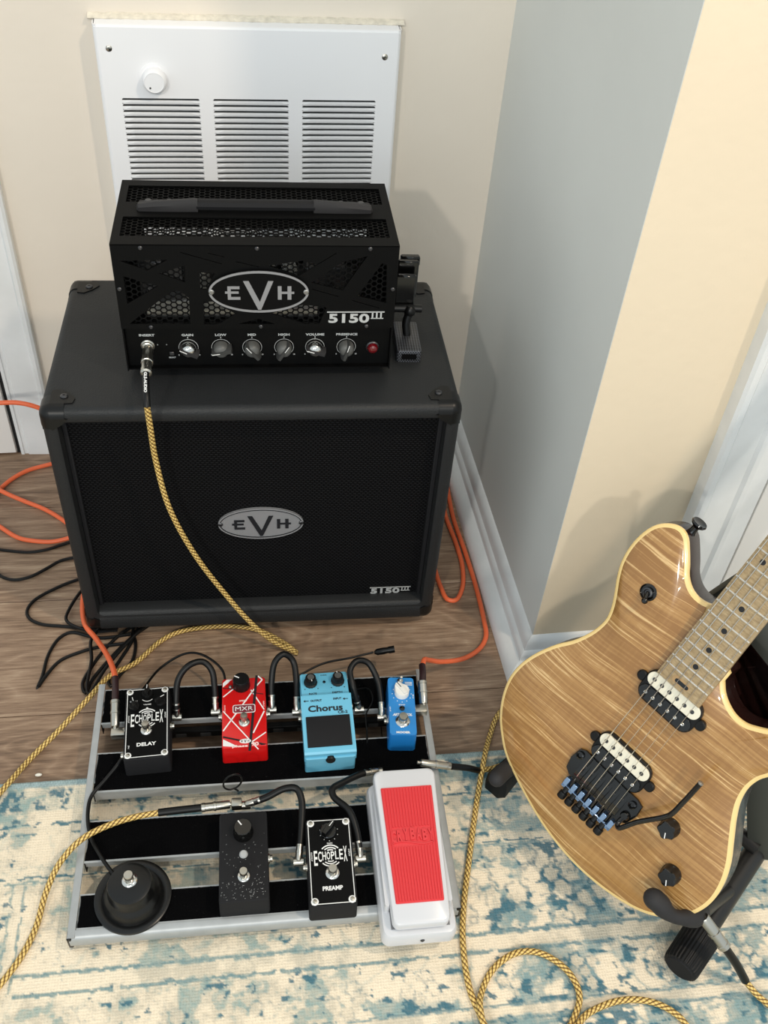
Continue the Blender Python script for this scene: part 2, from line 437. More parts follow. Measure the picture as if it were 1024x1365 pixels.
def thing(name, label, cat, loc=(0, 0, 0), R=None, group=None):
    o = bpy.data.objects.new(name, None); COL.objects.link(o)
    m = (R.to_4x4() if R is not None else Matrix.Identity(4)); m.translation = Vector(loc)
    o.matrix_world = m
    o.empty_display_size = .02
    o['label'] = label; o['category'] = cat
    if group: o['group'] = group
    return o
def tag(o, label, cat, group=None):
    o['label'] = label; o['category'] = cat
    if group: o['group'] = group
    return o
def struct(o): o['kind'] = 'structure'; return o
RX90 = Matrix.Rotation(math.pi/2, 4, 'X')      # text drawn in XY stands up in XZ, facing -y
def Tm(x, y, z): return Matrix.Translation((x, y, z))
def Rz(a): return Matrix.Rotation(a, 4, 'Z')
def rot3(a): return Matrix.Rotation(a, 3, 'Z')

# ---------------------------------------------------------------- the room
YB, XG, YC = 1.4152, 0.4278, 0.8553      # back wall plane, side wall plane, front-right wall plane
struct(MB().box(-1.6, XG, YB, YB+.1, 0, 2.45).build('wall_back', 'wall_warm', smooth=False))
struct(MB().box(XG, XG+.1, YC+.0004, YB+.1, 0, 2.45).build('wall_right', 'wall_cool', smooth=False))
struct(MB().box(XG+.0006, 2.2, YC, YC+.1, 0, 2.45).build('wall_front_right', 'wall_cream', smooth=False))

# floor of long planks, laid a touch off square
fl = thing('floor', 'f', 'floor'); del fl['label']; del fl['category']; struct(fl)
FA = -.032
fl.matrix_world = rot3(FA).to_4x4()
PW = .215
def plank_mesh(L):
    return MB().box(0, L-.0010, .0005, PW-.0005, -.012, 0, .0009, 1)
plank_len = [1.22, .9, .62]
pm = [plank_mesh(L).build('plank', 'plank') for L in plank_len]
meshes = [o.data for o in pm]
for o in pm: bpy.data.objects.remove(o)
row = 0
y0 = .818-6*PW
while y0 < 1.55:
    x = -1.9+((row*0.437) % 1.0)*1.2-.6
    k = row
    while x < 2.4:
        j = 0 if x < -1.2 or x > .9 else (k % 3 if row % 2 else 0)
        o = bpy.data.objects.new('plank', meshes[j]); COL.objects.link(o); o.parent = fl; o.location = (x, y0, 0)
        x += plank_len[j]; k += 1
    y0 += PW; row += 1
MB().box(-2.4, 2.6, -.6, 1.7, -.06, -.0105).build('subfloor', 'dark_gap', fl)

# baseboard: profile swept along the side wall and round the corner
def sweep(name, prof, path, mat, parent=None):
    """prof: (out, up) pairs; path: list of (x, y, outward normal x, y) mitred"""
    mb = MB()
    loops = [[(x+o_*nx, y+o_*ny, u) for o_, u in prof] for x, y, nx, ny in path]
    mb.loft(loops, cap=True)
    return mb.build(name, mat, parent, ang=30)
bb = [(0, 0), (.0185, 0), (.0185, .030), (.0165, .034), (.012, .037), (.0105, .043), (.010, .049), (.0065, .0545), (.003, .0575), (0, .0585)]
shoe = [(0, 0), (.040, 0), (.0395, .006), (.036, .013), (.030, .018), (.022, .021), (.0186, .0215), (0, .0215)]
struct(sweep('baseboard_right', bb, [(XG, YB, -1, 0), (XG, YC, -1, -1)], 'trim_white'))
struct(sweep('baseboard_front_right', bb, [(XG, YC, -1, -1), (.600, YC, 0, -1)], 'trim_white'))
struct(sweep('trim_1', shoe, [(XG, YB, -1, 0), (XG, YC, -1, -1)], 'trim_white'))
struct(sweep('trim_2', shoe, [(XG, YC, -1, -1), (.600, YC, 0, -1)], 'trim_white'))
struct(sweep('baseboard_back', bb, [(-.31, YB, 0, -1), (XG-.02, YB, 0, -1)], 'trim_white'))
# left door and its casing on the back wall
cz = MB()
def casing(mb, x0, x1, y, w=1, z1=2.1):
    # stepped casing profile, flat with raised outer beads
    pr = [(0, 0), (0, .014), (.004, .017), (.009, .017), (.012, .013), (.02, .0125), (.05, .0105), (.052, .008), (.057, .008), (.058, .0105), (.063, .010), (.066, 0)]
    s = (x1-x0)/.066
    mb.loft([[(x1-u*s, y-t, z) for u, t in pr] for z in (0, z1)])
casing(cz, -.386, -.3175, YB)
struct(cz.build('trim_3', 'trim_white', ang=25))
d1 = MB(); d1.box(-1.15, -.390, YB-.012, YB-.0005, .006, 2.05, .001, 1)
door1 = struct(d1.build('door_1', 'door_white'))
MB().box(-1.05, -.50, YB-.015, YB-.010, .20, .95, .002, 1).build('door_panel', 'door_white', door1)
MB().box(-.3905, -.3855, YB-.004, YB-.001, 0, 2.05).build('shadow_gap', 'dark_gap', door1)
hg = MB(); hg.cyl((-.3885, YB-.019, .335), .004, .032, 12); hg.box(-.396, -.3865, YB-.0155, YB-.0125, .335, .367)
hg.build('hinge', 'black_matte', door1)
# door casing and door on the right
c2 = MB()
c2.loft([[(x, y, z) for x, y in ((.600, YC), (.600, YC-.020), (.604, YC-.024), (.612, YC-.024), (.616, YC-.020), (.650, YC-.018), (.6545, YC-.0225), (.661, YC-.0225), (.666, YC-.016), (.690, YC-.014), (.693, YC))] for z in (0, 2.1)])
struct(c2.build('trim_4', 'trim_white', ang=25))
d2 = struct(MB().box(.694, 1.50, YC-.012, YC-.001, .006, 2.05, .001, 1).build('door_2', 'door_white'))
MB().box(.80, 1.40, YC-.016, YC-.011, .2, .95, .002, 1).build('door_panel', 'door_white', d2)

# ---------------------------------------------------------------- wall heater
YP = 1.3852
HX0, HX1, HZ0, HZ1 = -.154, .2626, .30, .7404
ht = thing('wall_heater', 'white enamelled wall heater with three columns of louvres and a round knob', 'heater', ((HX0+HX1)/2, YB, HZ0))
def H(x, y, z): return (x-(HX0+HX1)/2, y-YB, z-HZ0)
colx = [(-.126, -.020), (-.001, .105), (.1245, .2305)]
pitch = .00822; nrow = 26; ztop = .6460
TH = Tm(-(HX0+HX1)/2, -YB, -HZ0)
zb = ztop-nrow*pitch
outl = [[(HX0+.005, HZ0), (HX1-.005, HZ0), (HX1-.005, HZ1-.003), (HX0+.005, HZ1-.003)]]
for a, b in colx:
    for r in range(nrow):
        z_ = ztop-r*pitch
        outl.append([(a, z_-.0027), (b, z_-.0027), (b-.0006, z_-.0008), (b-.0018, z_), (a+.0018, z_), (a+.0006, z_-.0008)])
me = shape_mesh(outl, .0006)
MB().mesh(me, TH @ Tm(0, YP+.0006, 0) @ RX90).build('front_plate', 'heater_white', ht, smooth=False)
# rolled side flanges
fg = MB()
for sx, x in ((1, HX0), (-1, HX1)):
    fg.loft([[(x+sx*.0052, YP, z), (x+sx*.0025, YP+.0012, z), (x+sx*.0008, YP+.004, z), (x, YP+.009, z), (x-sx*.001, YB, z), (x+sx*.0015, YB, z), (x+sx*.002, YP+.006, z), (x+sx*.0052, YP+.0013, z)] for z in (HZ0, HZ1)], TH)
fg.loft([[(x, YP, HZ1-.0032), (x, YP+.0015, HZ1-.001), (x, YP+.004, HZ1), (x, YB, HZ1+.002), (x, YB, HZ1), (x, YP+.004, HZ1-.0018), (x, YP+.0015, HZ1-.0035)] for x in (HX0+.003, HX1-.003)], TH)
fg.box(HX0, HX1, YP, YB, HZ0-.001, HZ0, T=TH)
fg.build('side_flange', 'heater_white', ht)
MB().box(HX0+.02, HX1-.02, YP+.022, YP+.024, HZ0+.01, HZ1-.03, T=TH).build('heater_fins', 'heater_fin', ht)
# louvre slats: pressed hoods, open along their top edge
def slat_bm(w):
    mb = MB(); n = 9
    loops = []
    hgt = pitch-.0027
    for k in range(n):
        t = k/(n-1); x = -w/2+w*t
        e = min(1, min(t, 1-t)*w/.0045); e = math.sqrt(max(0.02, 1-(1-e)**2))
        loops.append([(x, 0, 0), (x, -.0009*e, hgt*.28), (x, -.0016*e, hgt*.72*e+hgt*.1*(1-e)), (x, -.0016*e, hgt*e), (x, -.0010*e, hgt*e+.0001), (x, -.0006*e, hgt*.66*e), (x, .0008, .0)])
    mb.loft(loops)
    return mb
proto = slat_bm(.106).build('slat', 'heater_white', None, ang=60); sm = proto.data; bpy.data.objects.remove(proto)
for a, b in colx:
    for r in range(nrow):
        o = bpy.data.objects.new('slat', sm); COL.objects.link(o); o.parent = ht
        o.location = H((a+b)/2, YP, ztop-(r+1)*pitch)
kb = MB(); kb.lathe([(.0165, 0), (.0168, .004), (.0162, .010), (.0150, .0135), (.0130, .015), (.0125, .0146), (0, .0148)], 36)
kn = kb.build('thermostat_knob', 'heater_white', ht)
kn.matrix_parent_inverse = Matrix.Identity(4)
kn.location = H(-.079, YP, .672); kn.rotation_euler = (math.pi/2, 0, 0)
dm = MB(); dm.sphere((-.006, -.007, .0148), .0014, 8); dm.build('knob_dimple', 'dark_steel', kn)
MB().cyl((0, 0, 0), .021, .0008, 32).build('knob_plate', 'heater_white', kn)
for x, z in ((-.135, .711), (.2400, .706)):
    sc = MB(); sc.lathe([(.0042, 0), (.0042, .0006), (.003, .0014), (0, .0016)], 18)
    s_ = sc.build('screw', 'nickel', ht); s_.location = H(x, YP, z); s_.rotation_euler = (math.pi/2, 0, 0)
    cr = MB(); cr.box(-.0022, .0022, -.0004, .0004, .0012, .0018); cr.box(-.0004, .0004, -.0022, .0022, .0012, .0018); cr.build('cross_slot', 'dark_gap', s_)
# rough plaster edge left above the heater
pb = MB(); random.seed(3); lo = []
for k in range(70):
    x = HX0-.006+(HX1-HX0+.012)*k/69; j = random.uniform(-.0012, .0012); d = random.uniform(-.0008, .0008)
    lo.append([(x, YB+.001, HZ1-.002), (x, YB-.010+d, HZ1+.001), (x, YB-.011+d, HZ1+.0025+j*.6), (x, YB-.007+d, HZ1+.0050+j*.6), (x, YB+.001, HZ1+.007+j*.6)])
pb.loft(lo, TH).build('plaster_edge', 'plaster', ht)

# ---------------------------------------------------------------- speaker cabinet
CA = -.0458; CO = (-.2315, .9597, 0)
CWD, CDP, CHT = .5233, .3122, .4333
cab = thing('speaker_cabinet', 'large black tolex guitar speaker cabinet with oval silver badge, standing on the wood floor', 'speaker cabinet', CO, rot3(CA))
zb = .018
# shell: outer box with deep front opening
ox0, ox1, oz0, oz1 = .0200, CWD-.0190, .052, CHT-.0205
sh = MB()
r = .011
def ring_loop(x0, x1, z0, z1, r, y, n=5): return [(p[0], y, p[1]) for p in [(q[0], q[1]) for q in rrect(x0, x1, z0, z1, r, 0, n)]]
sh.loft([ring_loop(.006, CWD-.006, zb+.006, CHT-.006, .01, CDP), ring_loop(0, CWD, zb, CHT, r, CDP-.006), ring_loop(0, CWD, zb, CHT, r, .010),
         ring_loop(.0015, CWD-.0015, zb+.0015, CHT-.0015, r, .0045), ring_loop(.005, CWD-.005, zb+.005, CHT-.005, r, .0012), ring_loop(.009, CWD-.009, zb+.009, CHT-.009, r, 0),
         ring_loop(ox0-.004, ox1+.004, oz0-.004, oz1+.004, .009, 0), ring_loop(ox0-.001, ox1+.001, oz0-.001, oz1+.001, .008, .0012), ring_loop(ox0, ox1, oz0, oz1, .008, .005), ring_loop(ox0, ox1, oz0, oz1, .008, .040)], cap=False)
sh.box(.004, CWD-.004, .040, .052, zb+.004, CHT-.004)
sh.box(.004, CWD-.004, CDP-.008, CDP-.001, zb+.004, CHT-.004)
sh.build('shell', 'tolex', cab)
gc = MB(); gc.box(ox0-.001, ox1+.001, .022, .030, oz0, oz1)
gc.build('grille_cloth', 'grille_cloth', cab, smooth=False)
pp = MB()
for x0_, x1_, z0_, z1_ in ((ox0, ox1, oz1-.006, oz1), (ox0, ox0+.006, oz0, oz1), (ox1-.006, ox1, oz0, oz1)):
    pp.box(x0_, x1_, .017, .023, z0_, z1_, .001, 1)
pp.build('grille_frame', 'black_matte', cab)
# bottom rail, leaning back
br = MB(); br.loft([[(x, -.003, .026), (x, -.0045, .031), (x, .002, .054), (x, .006, .0565), (x, .022, .0565), (x, .022, .026)] for x in (.0205, ox1-.0005)])
br.build('bottom_rail', 'tolex', cab, ang=50)
# corner protectors with a screw each on the top face
def corner(sx, fy, top):
    mb = MB()
    X = 0 if sx > 0 else CWD; Z = CHT if top else zb; Y = 0 if fy else CDP
    L = .042; t = .0016; z_s = -1 if top else 1; ys = 1 if fy else -1
    def P(a, b, c): return (X+sx*a, Y+ys*b, Z+z_s*c)
    # three-armed moulded cap: loft an octant-like shell
    pts = []
    n = 6
    R_ = .0125
    for i in range(n+1):
        u = i/n*math.pi/2
        row = []
        for j in range(n+1):
            v = j/n*math.pi/2
            d = Vector((math.cos(v)*math.cos(u), math.cos(v)*math.sin(u), math.sin(v)))
            row.append(P(R_-(R_+t)*d.x, R_-(R_+t)*d.y, R_-(R_+t)*d.z))
        pts.append(row)
    V = [[mb.bm.verts.new(p) for p in rw] for rw in pts]
    for i in range(n):
        for j in range(n):
            try: mb.bm.faces.new((V[i][j], V[i+1][j], V[i+1][j+1], V[i][j+1]))
            except ValueError: pass
    # flanges over the three faces
    q = R_
    def plate(poly): # poly of (a,b,c); extruded in towards the box
        mb.loft(poly)
    plate([[P(q, q, -t), P(L*.75, q, -t), P(L*.95, q*1.05, -t), P(L, q+.010, -t), P(L*.80, L*.80, -t), P(q+.010, L, -t), P(q*1.05, L*.95, -t), P(q, L*.75, -t)],
           [P(q, q, 0), P(L*.75, q, 0), P(L*.95, q*1.05, 0), P(L, q+.010, 0), P(L*.80, L*.80, 0), P(q+.010, L, 0), P(q*1.05, L*.95, 0), P(q, L*.75, 0)]])
    plate([[P(q, -t, q), P(L*.8, -t, q), P(L*.62, -t, L*.5), P(q, -t, L*.72)], [P(q, .0, q), P(L*.8, .0, q), P(L*.62, .0, L*.5), P(q, .0, L*.72)]])
    plate([[P(-t, q, q), P(-t, L*.9, q), P(-t, L*.7, L*.7), P(-t, q, L*.9)], [P(0, q, q), P(0, L*.9, q), P(0, L*.7, L*.7), P(0, q, L*.9)]])
    # edge bridges (quarter rounds along the three edges)
    for kind in 'abc':
        lo = []
        for k in range(6):
            u = k/5*math.pi/2; a = R_-(R_+t)*math.cos(u); b = R_-(R_+t)*math.sin(u)
            end = L*.72 if kind != 'c' else L*.66
            if kind == 'a': p1, p2 = P(q*.98, a, b), P(end, a, b)
            elif kind == 'b': p1, p2 = P(a, q*.98, b), P(a, end, b)
            else: p1, p2 = P(a, b, q*.98), P(a, b, end)
            lo.append((p1, p2))
        for (a1, a2), (b1, b2) in zip(lo, lo[1:]):
            v = [mb.bm.verts.new(p) for p in (a1, a2, b2, b1)]; mb.bm.faces.new(v)
    bmesh.ops.remove_doubles(mb.bm, verts=mb.bm.verts, dist=.00015)
    o = mb.build('corner_protector', 'black_plastic', cab)
    if top:
        s = MB(); s.lathe([(.0048, -.0002), (.0048, .0012), (.0036, .0022), (.0016, .0024), (.0012, .0012), (0, .0012)], 18, Tm(*P(.0285, .0265, -t)))
        s.build('screw', 'dark_steel', o)
for sx in (1, -1):
    for fy in (1, 0):
        for top in (1, 0): corner(sx, fy, top)
for x in (.05, CWD-.05):
    for y in (.05, CDP-.05):
        MB().lathe([(.017, 0), (.018, .004), (.015, .0205)], 20, Tm(x, y, 0)).build('rubber_foot', 'dark_rubber', cab)

# oval badge + letters; half-width a, half-height b in x,z of the face plane
def ellipse(a, b, n=56): return [(a*math.cos(t), b*math.sin(t)) for t in np.linspace(0, 2*math.pi, n, endpoint=False)]
E_ = [(-.625, .130), (-.385, .130), (-.385, .072), (-.560, .072), (-.560, .018), (-.405, .018), (-.405, -.030), (-.560, -.030), (-.560, -.110), (-.375, -.110), (-.375, -.168), (-.625, -.168), (-.625, -.030), (-.675, -.030), (-.675, .018), (-.625, .018)]
V_ = [(-.310, .25), (-.200, .25), (.012, -.225), (.185, .25), (.290, .25), (.035, -.40), (-.025, -.40)]
H_ = [(.375, .135), (.452, .135), (.452, .010), (.570, .010), (.570, .135), (.648, .135), (.648, .010), (.705, .010), (.705, -.035), (.648, -.035), (.648, -.166), (.570, -.166), (.570, -.035), (.452, -.035), (.452, -.166), (.375, -.166)]
def oval_badge(parent, cx, cy, cz, a, b, face, ring, letter, screw):
    T = Tm(cx, cy, cz) @ RX90
    o = MB().mesh(shape_mesh([ellipse(a, b)], .0012), T).build('badge', face, parent, smooth=False)
    MB().mesh(shape_mesh([ellipse(a, b), ellipse(a*.955, b*.90)], .0007), Tm(cx, cy-.0013, cz) @ RX90).build('badge_rim', ring, o, smooth=False)
    if face == 'pewter':
        MB().mesh(shape_mesh([ellipse(a*.965, b*.915), ellipse(a*.945, b*.87)], .0003), Tm(cx, cy-.0018, cz) @ RX90).build('badge_line', 'black_print', o, smooth=False)
    for nm, pts in (('letter_e', E_), ('letter_v', V_), ('letter_h', H_)):
        MB().mesh(shape_mesh([[(x*a*1.0, y*a) for x, y in pts]], .0007), Tm(cx, cy-.0016, cz) @ RX90).build(nm, letter, o, smooth=False)
    for s in (-1, 1):
        MB().lathe([(.0034, 0), (.0034, .0012), (.0024, .0020), (.0012, .0020), (.001, .001), (0, .001)], 16, Tm(cx+s*a*.945, cy-.001, cz) @ Matrix.Rotation(math.pi/2, 4, 'X')).build('badge_screw', screw, o)
    return o
def model_plate(parent, x0, x1, z0, z1, y, mat):
    mb = MB(); w = x1-x0; h = z1-z0
    me = text_mesh('5150', h*1.08, .0006, h*.030, 0, sx=1.18)
    xs = [v.co.x for v in me.vertices]; ws = max(xs)-min(xs)
    k = (w*.72)/ws
    mb.mesh(me, Tm(x0+w*.385, y, z0+h*.37) @ RX90 @ Matrix.Diagonal((k, 1, 1, 1)))
    t = .0009
    mb.box(x0, x1+.001, y-t, y, z1-h*.05, z1+h*.03)                     # bar across the top
    for j in range(3):
        xx = x0+w*(.79+.075*j)
        mb.box(xx, xx+w*.028, y-t, y, z0+h*.42, z1)
    mb.box(x0+w*.775, x1, y-t, y, z0+h*.38, z0+h*.44)
    return mb.build('model_lettering', mat, parent, smooth=False)
oval_badge(cab, .263, .0205, .2155, .0597, .0298, 'pewter', 'pewter', 'black_print', 'dark_steel')
model_plate(cab, .4255, .488, .0560, .0700, .0215, 'silver_print')

# ---------------------------------------------------------------- amp head
HA = -.0405; HO = (-.1260, 1.0165, .4453)
HW, HD, HH = .3320, .1660, .1753
head = thing('amplifier_head', 'small black metal tube amplifier head with perforated cage, six knobs and carry handle', 'amplifier', HO, rot3(HA))
T1 = .0016
# top plate with two perforated bands
def hexes(x0, x1, y0, y1, p, inside=None, rad=.42, wall=.0012, mb=None, flip=False):
    """perforated sheet in XY: every hexagonal cell is a ring round its hole"""
    mb = mb or MB()
    cx = p*.8660; nx = int((x1-x0)/cx); ny = int((y1-y0)/p)
    sx = (x1-x0-(nx-1)*cx)/2; 
    R_ = p/math.sqrt(3)
    for i in range(nx):
        for j in range(ny+1):
            x = x0+sx+i*cx; y = y0+p*.5+j*p+(p*.5 if i % 2 else 0)
            if y > y1-p*.3: continue
            hole = inside is None or inside(x, y)
            out = [(x+R_*math.cos(math.radians(60*k)), y+R_*math.sin(math.radians(60*k))) for k in range(6)]
            if not hole:
                mb.bm.faces.new([mb.bm.verts.new((a, b, 0)) for a, b in out]); continue
            q = rad*p/math.cos(math.radians(30))*1.0
            inn = [(x+q*math.cos(math.radians(60*k)), y+q*math.sin(math.radians(60*k))) for k in range(6)]
            A = [mb.bm.verts.new((a, b, 0)) for a, b in out]; B = [mb.bm.verts.new((a, b, 0)) for a, b in inn]; C = [mb.bm.verts.new((a, b, -wall)) for a, b in inn]
            for k in range(6):
                l = (k+1) % 6
                mb.bm.faces.new((A[k], A[l], B[l], B[k])); mb.bm.faces.new((B[k], B[l], C[l], C[k]))
    return mb
bands = ((.0200, .0675), (.1060, .1505))
tp = MB().mesh(shape_mesh([[(0, 0), (HW, 0), (HW, HD), (0, HD)]]+[[(.0095, a), (HW-.0095, a), (HW-.0095, b), (.0095, b)] for a, b in bands], T1/2), Tm(0, 0, HH-T1/2))
tp.build('top_plate', 'black_metal', head, smooth=False)
for a, b in bands:
    ps = hexes(.0060, HW-.0060, a-.0045, b+.0045, .0073, rad=.42)
    bmesh.ops.transform(ps.bm, matrix=Tm(0, 0, HH-.0022), verts=ps.bm.verts)
    ps.build('perforated_top_screen', 'black_metal', head, smooth=False)
# sides, back, bottom of the cage
sd = MB()
sd.box(0, T1, .0025, HD, .0, HH-T1-.0002); sd.box(HW-T1, HW, .0025, HD, .0, HH-T1-.0002)
sd.box(T1, HW-T1, .012, HD-T1, 0, T1)
bk = shape_mesh([[(T1, 0), (HW-T1, 0), (HW-T1, HH-T1), (T1, HH-T1)], [(.02, .072), (HW-.02, .072), (HW-.02, .112), (.02, .112)]], T1/2)
sd.mesh(bk, Tm(0, HD-T1/2, 0) @ RX90)
sd.build('side_shell', 'black_metal', head, smooth=False)
bs = hexes(.016, HW-.016, .069, .116, .0073, rad=.42)
bmesh.ops.transform(bs.bm, matrix=Tm(0, HD-.004, 0) @ RX90, verts=bs.bm.verts)
bs.build('perforated_back_screen', 'black_metal', head, smooth=False)
# front plate with slashed cut-outs
CUTS = [[(0.0091, 0.1544), (0.0628, 0.1561), (0.0388, 0.1422)], [(0.0107, 0.1347), (0.0111, 0.098), (0.0491, 0.1221)], [(0.0516, 0.1388), (0.0823, 0.1489), (0.0805, 0.1269)], [(0.0105, 0.0705), (0.0481, 0.1022), (0.0673, 0.1166), (0.0742, 0.1146), (0.0835, 0.1063), (0.0826, 0.0702)], [(0.0983, 0.14), (0.116, 0.1391), (0.1049, 0.1177), (0.0977, 0.1177)], [(0.1002, 0.1011), (0.1111, 0.1011), (0.1377, 0.084), (0.1167, 0.0694), (0.0991, 0.0694)], [(0.1399, 0.0699), (0.1653, 0.077), (0.1858, 0.0697)], [(0.178, 0.149), (0.2191, 0.1558), (0.2363, 0.1511), (0.214, 0.1357)], [(0.2289, 0.1269), (0.2656, 0.1541), (0.2947, 0.1619), (0.2851, 0.1466), (0.267, 0.1161)], [(0.285, 0.109), (0.3127, 0.1534), (0.3181, 0.1506), (0.3207, 0.0989)], [(0.1804, 0.0847), (0.2195, 0.0969), (0.248, 0.0928), (0.2395, 0.07), (0.2214, 0.0696)]]
GROOVES = [[(0.0783, 0.1655), (0.1246, 0.1511)], [(0.1096, 0.1647), (0.1277, 0.1599)], [(0.1407, 0.1541), (0.1671, 0.1473)], [(0.2363, 0.1511), (0.2575, 0.1655)], [(0.2299, 0.118), (0.2619, 0.108)], [(0.2791, 0.1026), (0.313, 0.0917)], [(0.214, 0.1357), (0.2363, 0.1511)]]
slots = []
for (a, b), (c, d) in GROOVES:
    v = Vector((c-a, d-b)).normalized(); n = Vector((-v.y, v.x))*.00045
    slots.append([(a+n.x, b+n.y), (c+n.x, d+n.y), (c-n.x, d-n.y), (a-n.x, b-n.y)])
FZ0 = .0635
fp = MB().mesh(shape_mesh([[(0, FZ0), (HW, FZ0), (HW, HH-.0002), (0, HH-.0002)]]+CUTS+slots[:6], .0009), Tm(0, .0009, 0) @ RX90)
fp.build('front_plate', 'black_panel', head, smooth=False)
fs = hexes(.004, HW-.004, FZ0+.001, HH-.006, .0073, rad=.395)
bmesh.ops.transform(fs.bm, matrix=Tm(0, .0042, 0) @ RX90, verts=fs.bm.verts)
fs.build('perforated_front_screen', 'black_metal', head, smooth=False)
for x, z in ((.0338, .1709), (.1656, .1709), (.0046, .118), (.0354, .0660), (.2973, .1714), (.3275, .1181), (.1675, .0662), (.2981, .0662)):
    MB().lathe([(.0026, 0), (.0026, .0008), (.0016, .0018), (0, .0018)], 12, Tm(x, 0, z) @ Matrix.Rotation(math.pi/2, 4, 'X')).build('screw', 'dark_steel', head)
oval_badge(head, .1665, -.0026, .1165, .0592, .0278, 'black_panel', 'pewter', 'pewter', 'steel')
model_plate(head, .2485, .3185, .0715, .0872, -.0006, 'silver_print')
# control panel, set back
cp = MB(); cp.box(.0018, HW-.0018, .0100, .0130, .0020, FZ0+.001, .0004, 1); cp.box(.0018, HW-.0018, .0030, .0130, .0018, .0034)
cp.build('control_panel', 'black_panel', head, smooth=False)
PY = .0099
def pan_text(s, x, z, size, bold=.00012):
    return MB().mesh(text_mesh(s, size, .0001, bold, sx=1.3), Tm(x, PY, z) @ RX90)
KX = [.077, .1175, .1560, .1960, .2350, .2750]
lab = MB()
for s, x in zip(('INSERT', 'GAIN', 'LOW', 'MID', 'HIGH', 'VOLUME', 'PRESENCE'), [.0275]+KX):
    lab.mesh(text_mesh(s, .0044, .0001, .00016, sx=1.35), Tm(x, PY, .0478) @ RX90)
for x in KX:
    lab.mesh(text_mesh('0', .0026, .0001, .0001), Tm(x-.0125, PY, .0185) @ RX90)
    lab.mesh(text_mesh('10', .0026, .0001, .0001), Tm(x+.0125, PY, .0185) @ RX90)
    lab.mesh(text_mesh('5', .0030, .0001, .0001), Tm(x, PY, .0440) @ RX90)
    # dial ring and ticks
    ring = shape_mesh([ellipse(.0122, .0122, 40), ellipse(.0117, .0117, 40)], .0001)
    lab.mesh(ring, Tm(x, PY, .0295) @ RX90)
lab.mesh(text_mesh('SELECT', .0026, .0001, .0001), Tm(.0560, PY, .0150) @ RX90)
lab.build('panel_lettering', 'silver_print', head, smooth=False)
angs = [-62, -98, -38, 32, -72, 15]
for i, (x, an) in enumerate(zip(KX, angs)):
    T = Tm(x, PY, .0295) @ Matrix.Rotation(math.pi/2, 4, 'X')
    kb = MB(); kb.lathe([(.0098, 0), (.0098, .003), (.0092, .0085), (.0078, .0115), (.005, .0132), (0, .0136)], 24, T)
    k = kb.build('control_knob', 'chrome' if i in (0, 4) else 'knob_grey', head)
    P = T @ Rz(-math.radians(an))
    pb = MB()
    pts = [(-.0042, -.0135), (-.0052, -.006), (-.0040, .003), (-.0012, .0118), (.0012, .0118), (.0040, .003), (.0052, -.006), (.0042, -.0135)]
    pb.loft([[(a, b, .001) for a, b in pts], [(a*.8, b, .0105) for a, b in pts], [(a*.35, b*.93, .0150) for a, b in pts]], P)
    pb.build('pointer', 'rubber' if i in (0, 4) else 'pointer_grey', k)
    MB().box(-.0004, .0004, .0015, .0112, .0150, .0155, T=P).build('pointer_line', 'white_print', k)
jk = MB(); Tj = Tm(.0275, PY, .0330) @ Matrix.Rotation(math.pi/2, 4, 'X')
jk.lathe([(.0085, 0), (.0085, .0015), (.0070, .0022), (.0070, .0048), (.0052, .006), (.0044, .006)], 6*4, Tj); jk.build('input_jack', 'nickel', head)
pl = MB(); Tp = Tm(.3085, PY, .0300) @ Matrix.Rotation(math.pi/2, 4, 'X')
pl.lathe([(.0085, 0), (.0085, .003), (.0072, .0042), (.0070, .003)], 24, Tp); pj = pl.build('pilot_lamp', 'dark_steel', head)
jw = MB(); jw.lathe([(.0068, .002), (.0068, .0055), (.0055, .0085), (.003, .0100), (0, .0104)], 10, Tp); jw.build('jewel', 'lamp_red', pj, ang=10)
for x in (.0395, .0505):
    MB().sphere((x, PY-.0005, .0345), .0011, 8).build('indicator', 'steel', head)
MB().box(.0530, .0590, PY-.003, PY, .0195, .0245, .0006, 1).build('push_button', 'dark_steel', head)
for x in (.03, HW-.03):
    for y in (.03, HD-.03):
        MB().lathe([(.011, -.0120), (.012, -.009), (.010, .001)], 16, Tm(x, y, 0)).build('rubber_foot', 'dark_rubber', head)
# handle: two screwed-down end caps and a padded strap between them
zt = HH+.0003
handle = None
for s in (1, -1):
    hd = MB()
    cxh = .166
    def X(u): return cxh+s*(u-cxh)
    lo = []
    for u, w0, w1, hh in ((.0240, .084, .094, .003), (.0265, .080, .104, .008), (.045, .0795, .1065, .011), (.070, .0795, .107, .013), (.094, .080, .107, .0145), (.0965, .080, .107, .0140)):
        lo.append([(X(u), w0, zt), (X(u), w0-.0005, zt+hh*.6), (X(u), w0+.003, zt+hh), (X(u), w0+.010, zt+hh*.9), (X(u), w0+.0155, zt+hh*.35), (X(u), w1, zt+.0028), (X(u), w1, zt)])
    hd.loft(lo)
    handle = hd.build('handle_end', 'rubber', head)
st = MB()
lo = []
for k in range(9):
    t = k/8; u = .095+(.142)*t; z = zt+.0030
    lo.append([(u, .0800, z), (u, .0790, z+.004), (u, .0815, z+.0082), (u, .086, z+.0094), (u, .092, z+.0086), (u, .0965, z+.0050), (u, .0970, z+.001), (u, .090, z-.002)])
st.loft(lo).build('handle_strap', 'black_matte', head)
for x in (.037, .062, .270, .295):
    MB().lathe([(.0045, 0), (.0045, .001), (.0034, .0022), (0, .0022)], 14, Tm(x, .1005, zt+.0030)).build('handle_screw', 'dark_steel', head)
